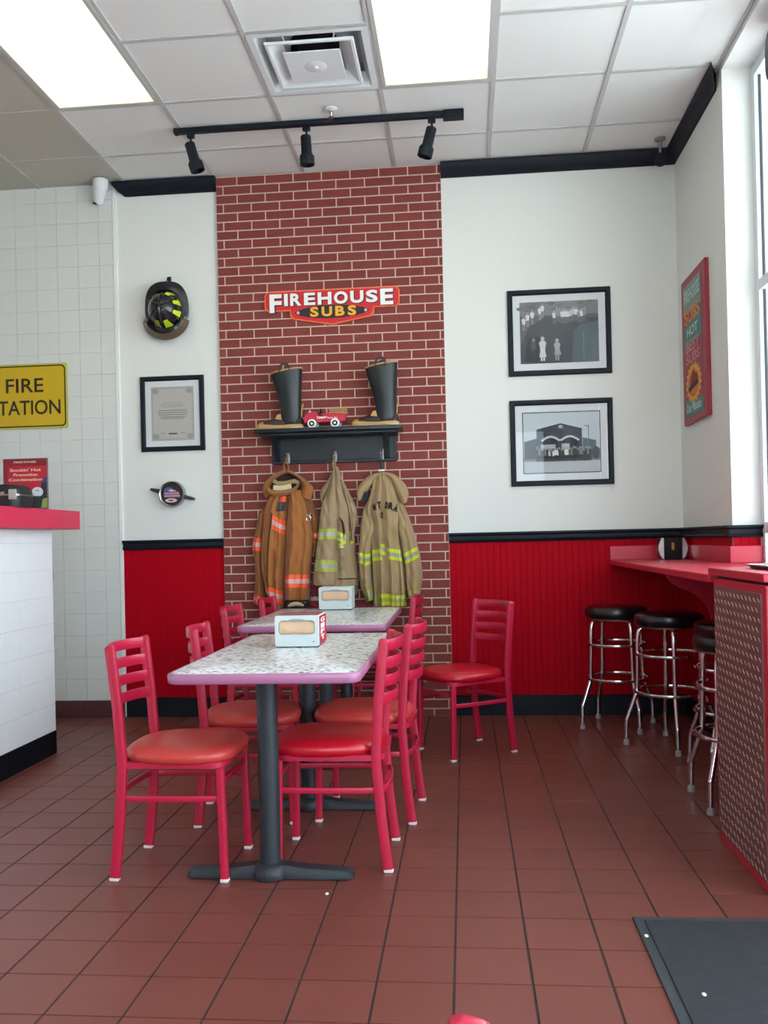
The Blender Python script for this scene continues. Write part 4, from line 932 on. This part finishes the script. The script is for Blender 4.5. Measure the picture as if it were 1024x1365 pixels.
# ================================================================== BAR ALONG THE WINDOW
t = root('window_bar', 'long red bar ledge with scalloped brackets along the window wall', 'bar counter', (1.15, 4.7, 0))
BZ = .995
MB().box(.925, RX-.001, 3.515, BACK-.01, BZ-.032, BZ, b=.004).done('worktop', m_bar, t)
mb = MB(); mb.box(.925, RX-.002, BACK-.03, BACK-.0085, BZ, 1.083, b=.002); mb.box(RX-.022, RX-.0085, PIER-.02, BACK-.03, BZ, 1.083, b=.002); mb.box(RX-.022, WX, PIER-.024, PIER-.0085, BZ, 1.083, b=.002)
mb.done('backsplash', m_bar, t)
MB().box(RX-.001, WX-.001, 3.515, PIER-.024, BZ-.032, BZ, b=.002).done('sill_board', m_bar, t)
for yb_ in (4.74, 3.53):
    cv = [(1.03, BZ-.032)]+[(p.x, p.y) for p in catmull([(1.04, .945, 0), (1.06, .905, 0), (1.11, .87, 0), (1.17, .845, 0), (1.225, .80, 0), (1.26, .74, 0), (1.27, .68, 0)], 4)]+[(1.28, .62), (1.30, .56), (WX-.01, .54), (WX-.01, BZ-.032)]
    MB().poly([(a, yb_, b) for a, b in cv], (0, .035, 0)).done('bracket', m_bar, t, smooth=None)
# napkin holder on the bar
q = Vector((1.275, 5.66, BZ))
t = root('chrome_napkin_holder', 'small black and chrome napkin holder on the red bar in the corner', 'napkin holder', q)
MB().box(q.x-.055, q.x+.055, q.y-.04, q.y+.05, q.z, q.z+.13, b=.008, seg=2).done('body', m_dark, t)
for s_ in (-1, 1):
    pr_ = [(s_*.055, 0), (s_*.075, .02), (s_*.088, .06), (s_*.086, .09), (s_*.07, .132), (s_*.055, .135)]
    MB().poly([(q.x+a, q.y-.045, q.z+b) for a, b in pr_], (0, .1, 0)).done('side_plate', m_steel, t)
text('1', (q.x-.008, q.y-.041, q.z+.06), (1, 0, 0), (0, 0, 1), .016, .045, mat('amber print', (200, 130, 40), .5), 'numeral', t, .001, .03)

# ================================================================== STOOLS
def leg_pts(a):
    c, s_ = math.cos(a), math.sin(a)
    prof = [(.05, .648), (.12, .648), (.148, .64), (.163, .615), (.168, .57), (.172, .45), (.178, .30), (.186, .27), (.228, .155), (.236, .13), (.240, .03)]
    return catmull([(r*c, r*s_, z) for r, z in prof], 3)
def make_stool(label):
    t = root('bar_stool', label, 'stool', (0, 0, 0), 'bar stools at the window ledge')
    MB().lathe([(.0, .655), (.17, .655), (.18, .665), (.186, .69), (.18, .712), (.165, .722), (.10, .726), (.0, .727)], n=40, cap=False).done('seat', m_bvinyl, t)
    MB().lathe([(.0, .643), (.12, .643), (.175, .648), (.178, .656), (.0, .657)], n=40, cap=False).done('seat_band', m_chrome, t)
    for k in range(4):
        a = math.radians(45+90*k)
        l = MB().tube(leg_pts(a), .0128, 10).done('leg', m_chrome, t)
        MB().lathe([(.0, 0), (.017, 0), (.0175, .008), (.014, .03), (.0, .031)], (.240*math.cos(a), .240*math.sin(a), 0), 14, cap=False).done('foot_tip', m_rubber, l)
    for z_, r_ in ((.50, .176), (.295, .186)):
        MB().sweep([(r_*math.cos(2*math.pi*i/40), r_*math.sin(2*math.pi*i/40), z_) for i in range(40)], rrect(.0085, .0085, .004, 2), (0, 0, 1), closed=True).done('foot_ring', m_chrome, t)
    return t
st = make_stool('black and chrome bar stool in the back corner, beside the red wainscot')
spots = [((.900, 5.50, 0), 201, None), ((1.10, 4.985, 0), 85, 'black and chrome bar stool second from the corner, its round seat in full view'),
         ((1.285, 4.45, 0), 138, 'black and chrome bar stool third from the corner, mostly hidden by its neighbours'),
         ((1.15, 3.92, 0), 134, 'black and chrome bar stool nearest the diamond plate station')]
for i, (loc, a, lb) in enumerate(spots):
    o = st if i == 0 else copy_tree(st)
    o.location = loc; o.rotation_euler = (0, 0, math.radians(a-45+90))
    if lb: o['label'] = lb

# ================================================================== DIAMOND PLATE STATION
SX, SY0, SY1 = .935, 2.885, 3.475
t = root('condiment_station', 'red cabinet clad in diamond plate at the right edge', 'cabinet', (1.16, 3.15, 0))
mb = MB(); mb.box(SX, 1.36, SY0, SY1, 0, .984, b=.003); mb.done('body', m_bar, t); MB().box(SX+.012, 1.35, SY0+.012, SY1-.01, .984, .994).done('shadow_gap', m_dark, t)
MB().box(SX-.012, 1.37, SY0-.015, SY1+.03, .994, 1.022, b=.003).done('top_slab', m_bar, t)
m_dp = mat('aged diamond plate', (126, 92, 90), .45, metal=.25, var=.25, scale=9); m_lug = mat('diamond plate lug', (196, 160, 152), .4, metal=.4)
mb = MB(); mb.box(SX-.004, SX, SY0+.04, SY1-.02, .035, .955, m=m_dp)
zz = .05; r = 0
while zz < .94:
    yv = SY0+.06+(.5 if r % 2 else 0)*.043
    while yv < SY1-.03:
        d = Vector((0, .013, .0085)) ; n_ = Vector((0, .0016, -.0026)); c_ = Vector((SX-.004, yv, zz))
        mb.faces([c_-d, c_+n_, c_+d, c_-n_, c_-d*.55+Vector((-.0016, 0, 0)), c_+d*.55+Vector((-.0016, 0, 0))], [(0, 1, 4), (1, 5, 4), (1, 2, 5), (2, 3, 5), (3, 4, 5), (3, 0, 4)], m_lug)
        yv += .043
    zz += .0315; r += 1
mb.done('diamond_plate', None, t, smooth=None)
t = root('metal_tray', 'shallow grey metal tray on top of the diamond plate station', 'tray', (1.16, 3.2, 1.022))
mb = MB(); mb.grid([[(1.17+a*k, 3.17+b*k, z_) for a, b in rrect(.16, .2, .04)] for k, z_ in ((.9, 1.023), (.95, 1.032), (1.0, 1.034), (1.0, 1.0375), (.94, 1.0375), (.88, 1.026), (.3, 1.026))], closev=True, capu=True); mb.done('dish', m_steel, t)

# ================================================================== SERVICE COUNTER AT LEFT
CXF, CYE = -2.322, 4.83
t = root('service_counter', 'white tiled service counter with a thick red top at the left edge', 'counter', (-2.7, 3.0, 0))
mb = MB(); mb.box(-3.1, CXF, 1.0, CYE, 0, 1.256, m=m_grout)
tilewall(mb, (CXF, 1.0, .128), (0, 1, 0), (0, 0, 1), (1, 0, 0), CYE-1.0, 1.256-.128, .1505, off=(.02, .0), m=m_wtile_lit)
tilewall(mb, (-3.1, CYE, .128), (1, 0, 0), (0, 0, 1), (0, 1, 0), 3.1+CXF, 1.256-.128, .1505, m=m_wtile_lit)
mb.done('body', None, t, smooth=None)
mb = MB(); yv = 1.0
while yv < CYE-.01:
    mb.box(CXF, CXF+.008, yv+.001, min(yv+.15, CYE)-.001, 0, .127, b=.002); yv += .15
mb.done('toe_tiles', m_btile, t, smooth=None)
MB().box(-3.2, CXF+.11, .9, CYE+.135, 1.257, 1.362, b=.002).done('top_slab', m_counter_red, t)
MB().box(CXF-.05, CXF-.012, CYE+.006, CYE+.022, .0, 1.20, b=.002).done('end_post', m_steel, t)
for z_ in (.62, .98): MB().box(CXF-.016, CXF-.004, CYE+.004, CYE+.026, z_, z_+.04, b=.001).done('hinge', m_steel, t)
# promotional card on the counter
CT = 1.362
p0, p1 = W(5, 675, 4.62), W(64, 675, 4.62)
t = root('counter_card', 'red upright promotional card standing on the counter, partly behind a black box', 'card', ((p0.x+p1.x)/2, 4.62, CT))
zt = W(35, 611, 4.62).z
MB().box(p0.x, p1.x, 4.62, 4.632, CT, zt, b=.001).done('stand', mat('clear edge plastic', (120, 90, 92), .3), t)
A = Art(t, p0.x+.003, p1.x-.003, CT+.003, zt-.004, 4.6195)
A.rect(0, 0, 1, 1, (188, 36, 56)); A.rect(0, .86, 1, 1, (134, 34, 46), 2); A.poly([(.0, 0), (.1, 0), (.1, 1), (0, 1)], (134, 40, 52), 3); A.poly([(1, .62), (.9, .58), (.86, .45), (.88, .3), (.7, .3), (.66, .2), (.64, 0), (1, 0)], (34, 44, 60), 3)
A.oval(.78, .34, .13, .10, (208, 218, 220), 4, 20); A.oval(.78, .37, .04, .02, (150, 170, 180), 5); A.poly([(.9, .2), (1, .22), (1, .02), (.86, .02)], (140, 160, 90), 5); A.poly([(.92, .62), (1, .64), (1, .52), (.9, .52)], (50, 80, 120), 5)
A.poly([(.68, .26), (.86, .26), (.88, .0), (.72, .0)], (40, 56, 50), 4)
A.end('print')
m_cr = mat('cream print', (226, 190, 164), .6); W_ = p1.x-p0.x; hh = zt-CT
for body, a, b, w_, h_ in (('FIREHOUSE', .25, .91, .5, .035), ('Smokin\' Hot', .16, .745, .7, .06), ('Promotion', .24, .655, .54, .055), ('Combination', .13, .56, .76, .055)):
    text(body, (p0.x+W_*a, 4.6180, CT+hh*b), (1, 0, 0), (0, 0, 1), W_*w_, hh*h_, m_cr, 'lettering', t, .0005, .03)
q = W(12, 660, 4.30)
t = root('donation_box', 'low black rounded box with a pale tag on the red counter', 'box', (q.x-.03, 4.3, CT))
rows = []
for z_, k in ((0, .96), (.03, 1.0), (.075, .98), (.10, .9), (.112, .74), (.116, .3)):
    rows.append([(q.x-.03+a*k, 4.30+b*k, CT+z_) for a, b in rrect(.125, .10, .05, 6)])
MB().grid(rows, closev=True, capu=True).done('shell', mat('matte black plastic', (34, 34, 38), .5), t)
MB().grid([[(q.x-.03+a*k, 4.30+b*k, CT+z_) for a, b in rrect(.1255, .1005, .05, 6)] for z_, k in ((.055, 1.0), (.062, 1.0))], closev=True).done('metal_band', m_steel, t)
MB().box(q.x+.052, q.x+.092, 4.196, 4.20, CT+.035, CT+.085, b=.001).done('tag', mat('pale grey tag', (176, 176, 162), .6), t)
text('FIREHOUSE', (q.x-.03, 4.1985, CT+.062), (1, 0, 0), (0, 0, 1), .06, .012, m_cr, 'lettering', t, .0006, .03)

# ================================================================== TABLES
def table(cx, cy, w_, l_, col_x, cols, label, TZ_=.738):
    t = root('dining_table', label, 'table', (cx, cy, 0), 'dining tables with dashed white tops')
    pr_ = rrect(w_/2, l_/2, .045, 6)
    mb = MB(); mb.grid([[(cx+a*k, cy+b*k, z_) for a, b in pr_] for k, z_ in ((1.0, TZ_-.026), (1.0, TZ_-.0005), (.998, TZ_), (.5, TZ_))], closev=True, capu=True)
    mb.done('tabletop', m_top, t, smooth=30)
    mb = MB(); mb.grid([[(cx+a+math.copysign(1, a)*o_, cy+b+math.copysign(1, b)*o_, z_) for a, b in pr_] for o_, z_ in ((-.02, TZ_-.033), (.0, TZ_-.033), (.005, TZ_-.028), (.006, TZ_-.006), (.003, TZ_+.0005), (-.004, TZ_+.001), (-.004, TZ_-.02))], closev=True)
    mb.done('edge_band', m_mauve, t, smooth=60)
    for yc in cols:
        MB().lathe([(.036, .03), (.036, TZ_-.05)], (col_x, yc, 0), 28).done('column', m_iron, t)
        MB().box(col_x-.16, col_x+.16, yc-.10, yc+.10, TZ_-.05, TZ_-.036, b=.003).done('top_plate', m_iron, t)
        mb = MB(); rows = []
        for u, hw, h_ in ((-.29, .020, .018), (-.275, .036, .028), (-.12, .036, .038), (-.062, .034, .046), (0, .034, .05), (.062, .034, .046), (.12, .036, .038), (.275, .036, .028), (.29, .020, .018)):
            rows.append([(col_x+u, yc+a*hw, b) for a, b in ((-1, .004), (-1, h_*.6), (-.7, h_), (.7, h_), (1, h_*.6), (1, .004))])
        mb.grid(rows, closev=True, capu=True)
        mb.lathe([(.0, .004), (.062, .004), (.064, .02), (.056, .042), (.04, .052), (.0, .053)], (col_x, yc, 0), 28, cap=False)
        mb.done('base', m_iron, t)
        for u in (-.265, .265): MB().lathe([(.012, 0), (.012, .006), (.006, .008), (0, .008)], (col_x+u, yc, 0), 12).done('leveling_foot', m_dark, t)
    return t
table(-.655, 3.385, .62, 1.21, -.695, (3.035, 3.82), 'nearer white dashed dining table with a mauve edge, on black columns')
table(-.775, 4.94, .745, 1.14, -.725, (4.52, 5.30), 'farther white dashed dining table with a mauve edge, next to the hanging coats')
def dispenser(x0, x1, y, dp, h_, label, ad=True):
    z = .739; t = root('napkin_dispenser', label, 'napkin dispenser', ((x0+x1)/2, y+dp/2, z))
    w_ = x1-x0; cx = (x0+x1)/2
    o_ = rrect(w_/2, h_/2, .008, 3); hole = [(a, b+h_*.11) for a, b in rrect(w_*.42, h_*.235, .018, 3)]
    # front plate with opening
    zc = z+h_/2+.003
    mb = MB(); mb.grid([[(cx+a, y_, zc+b) for a, b in pts] for pts, y_ in ((hole, y+.006), (hole, y), (o_, y), (o_, y+.012), (hole, y+.012))], closev=True); mb.done('face_plate', m_dispg, t, smooth=30)
    mb = MB(); mb.poly([(cx+a, y-.0012, zc+b) for a, b in [(-w_*.19, h_*.345)]+[(w_*.19*-math.cos(math.pi*k/8), h_*.345+h_*.06*math.sin(math.pi*k/8)) for k in range(9)]+[(w_*.19, h_*.345)]][::-1][1:-1], (0, .001, 0)); mb.done('thumb_notch', mat('grey notch', (150, 164, 168), .4), t, smooth=None)
    mb = MB(); mb.box(x0, x1, y+.013, y+dp, z+.003, z+h_+.002, b=.004); mb.done('body', m_dispw, t)
    mb = MB(); rows = [[(cx-w_*.40+w_*.8*i/10, y+.012-.008*math.sin(math.pi*j/6)-.002*math.sin(i*1.1), zc+h_*.11+h_*.22*math.cos(math.pi*j/6)) for i in range(11)] for j in range(7)]
    mb.grid(rows); mb.done('napkins', m_napkin, t)
    MB().box(x0+.004, x1-.004, y+.004, y+dp-.004, z, z+.004).done('foot_strip', m_dark, t, smooth=None)
    MB().box(cx+w_*.36, cx+w_*.4, y-.0008, y, zc-h_*.36, zc-h_*.33).done('maker_mark', mat('grey blue mark', (90, 110, 140), .5), t, smooth=None)
    if ad:
        MB().box(x0+.006, x1-.004, y+.018, y+dp-.006, z+h_+.002, z+h_+.0032).done('top_card', mat('brown red card', (150, 84, 80), .6), t, smooth=None)
        MB().box(x1, x1+.0014, y+.018, y+dp-.006, z+.008, z+h_-.002).done('side_card', m_adred, t, smooth=None)
        for k, ch in enumerate('GIFT'):
            text(ch, (x1+.0014, y+.045, z+h_*(.76-.19*k)), (0, 1, 0), (0, 0, 1), dp*.5, h_*.15, m_white, 'lettering', t, .0005, .03)
    return t
dispenser(-.757, -.582, 3.47, .19, .122, 'large grey napkin dispenser with a red side card, on the nearer table')
dispenser(-.893, -.692, 5.36, .15, .135, 'plain pale napkin dispenser on the farther table', ad=False)

# ================================================================== CHAIRS
def make_chair(label, seatm):
    t = root('dining_chair', label, 'chair', (0, 0, 0), None)
    rp = rrect(.0115, .0175, .005, 2)
    def backx(z): return float(np.interp(z, [0, .2, .40, .60, .815], [-.20, -.178, -.165, -.178, -.202]))
    for s_ in (-1, 1):
        y = s_*.165
        pts = catmull([(backx(z), y, z) for z in (.012, .1, .2, .3, .40, .5, .60, .7, .80)], 3)
        mb = MB(); mb.sweep(pts, rp, (0, 1, 0)); mb.sweep([pts[-1], pts[-1]+Vector((-.001, 0, .007)), pts[-1]+Vector((-.002, 0, .011))], rp, (0, 1, 0), scale=[1, .85, .45])
        l = mb.done('rear_leg', m_chair, t)
        MB().box(-.20-.017, -.20+.017, y-.012, y+.012, 0, .014, b=.003).done('glide', m_glide, l)
        mb = MB(); mb.sweep([(.188, y, .012), (.180, y, .39)], rrect(.0125, .0135, .004, 2), (0, 1, 0)); l = mb.done('front_leg', m_chair, t)
        MB().box(.188-.0145, .188+.0145, y-.0145, y+.0145, 0, .014, b=.003).done('glide', m_glide, l)
    for zc in (.787, .724, .661, .598):
        pts = []
        for i in range(17):
            u = i/16*2-1; pts.append((backx(zc)-.052*(1-u*u)**.8-.002, u*.158, zc))
        mb = MB(); mb.sweep(pts, [(-.019, -.0022), (-.0175, -.003), (.0175, -.003), (.019, -.0022), (.019, .0022), (.0175, .003), (-.0175, .003), (-.019, .0022)], (0, 0, 1)); mb.done('back_slat', m_chair, t, smooth=50)
    # seat frame and cushion
    mb = MB(); sp = [(x, y) for x, y in rrect(.195, .175, .05, 5)]
    mb.grid([[(x*k, y*k, z) for x, y in sp] for k, z in ((.9, .388), (1., .388), (1., .408), (.9, .408))], closeu=True, closev=True); mb.done('seat_frame', m_chair, t)
    def ring_(k): 
        out = []
        for i in range(48):
            a = 2*math.pi*i/48; ca, sa = math.cos(a), math.sin(a); e = .62
            x = .205*math.copysign(abs(ca)**e, ca); y = .198*math.copysign(abs(sa)**e, sa)
            y *= 1-.10*max(0, -x/.205)
            out.append((.018+x*k, y*k))
        return out
    mb = MB(); mb.grid([[(x, y, z) for x, y in ring_(k)] for k, z in ((.93, .404), (.985, .412), (1.0, .424), (.985, .438), (.94, .448), (.84, .455), (.6, .459), (.3, .461), (.05, .4615))], closev=True, capu=True); mb.done('seat', seatm, t, smooth=60)
    # U stretcher ring and front rail
    pts = [(.178, .168, .285)]+[(.178-.35*i/8, .168+.008*math.sin(math.pi*i/8), .285) for i in range(1, 8)]
    for i in range(0, 13):
        a = math.radians(90+180*i/12); pts.append((-.178+.024*math.cos(a), .16*math.sin(a)*1.0, .285))
    pts += [(.178-.35*i/8, -.168-.008*math.sin(math.pi*i/8), .285) for i in range(7, -1, -1)]
    MB().sweep(pts, rrect(.0105, .005, .003, 2), (0, 0, 1)).done('stretcher', m_chair, t, smooth=50)
    MB().sweep([(.18, -.155, .335), (.18, .155, .335)], rrect(.010, .006, .003, 2), (0, 0, 1)).done('front_rail', m_chair, t)
    return t
def put(ch, rear_near, ang, center=None, label=None):
    """place by its centre or by the foot of one rear leg (local -.19, +-.165)"""
    a = math.radians(ang); ch.rotation_euler = (0, 0, a); ch.location = (center[0], center[1], 0)
    if label: ch['label'] = label
base = make_chair('red ladder-back chair nearest on the left, with a worn brick-red seat', m_seatworn)
base['group'] = 'red ladder-back dining chairs'
base2 = make_chair('red ladder-back chair nearest on the right, with a glossy bright red seat', m_seat); base2['group'] = 'red ladder-back dining chairs'
put(base, None, 0, (-1.03, 3.145)); put(base2, None, 180, (-.49, 3.25))
for src, ang, c, lb in ((base, 8, (-.935, 3.74), 'red ladder-back chair second on the left, half under the nearer table'),
                        (base, 0, (-1.10, 4.855), 'red ladder-back chair third on the left, at the left side of the farther table'),
                        (base, 0, (-1.04, 5.49), 'red ladder-back chair farthest on the left, in front of the orange-brown coat'),
                        (base, 176, (-.425, 3.785), 'red ladder-back chair second on the right, just behind the glossy-seated one'),
                        (base2, 180, (-.515, 5.495), 'red ladder-back chair on the right of the farther table, mostly hidden by nearer chairs'),
                        (base2, 213.7, (-.020, 4.86), 'red ladder-back chair standing alone and turned, before the red wainscot')):
    o = copy_tree(src); put(o, None, ang, c, lb)
o = copy_tree(base2); o['label'] = 'red chair at the very bottom edge, only its rounded post top showing'; 
put(o, None, 180, (-.003-.202, .636-.165))

# ================================================================== FLOOR THINGS
t = root('floor_mat', 'dark grey ribbed floor mat in the lower right corner', 'mat', (.95, 2.0, 0))
MB().box(.475, 1.37, .9, 2.735, 0, .006, b=.002).done('border', mat('rubber mat border', (56, 62, 68), .6), t)
mb = MB(); mb.box(.505, 1.34, .93, 2.705, .005, .010, b=.001); mb.done('carpet', mat('charcoal mat pile', (46, 51, 56), .95, var=.5, scale=45, bump=.6, bscale=300), t)
for i, (px, py, lb) in enumerate(((436, 1192, 'tiny white crumb on the tiles before the nearer table base'), (862, 1253, 'small white scrap on the left edge of the floor mat'), (939, 1332, 'thin white scrap near the bottom right of the floor mat'))):
    r_ = CR*((px-512)/F)-CU*((py-CY)/F)+CF; tt = -H/r_.z; p = Vector((r_.x*tt, r_.y*tt, .0 if i == 0 else .0101))
    rows = [[p+Vector((k*.006*math.cos(a), k*.009*math.sin(a), z_)) for a in [2*math.pi*j/9 for j in range(9)]] for k, z_ in ((.8, .0), (1, .002), (.7, .004))]
    tag(MB().grid(rows, closev=True, capu=True).done('paper_scrap', m_white, origin=p), lb, 'scrap')

tag(MB().box(4.0, 4.35, 7.5, 17.0, -.12, 1.14, b=.01).done('garden_wall', mat('tan rendered wall', (190, 150, 118), .9, var=.1, scale=3), origin=(4.1, 12, -.12)), 'low tan wall outside, seen through the bottom of the right window', 'wall')
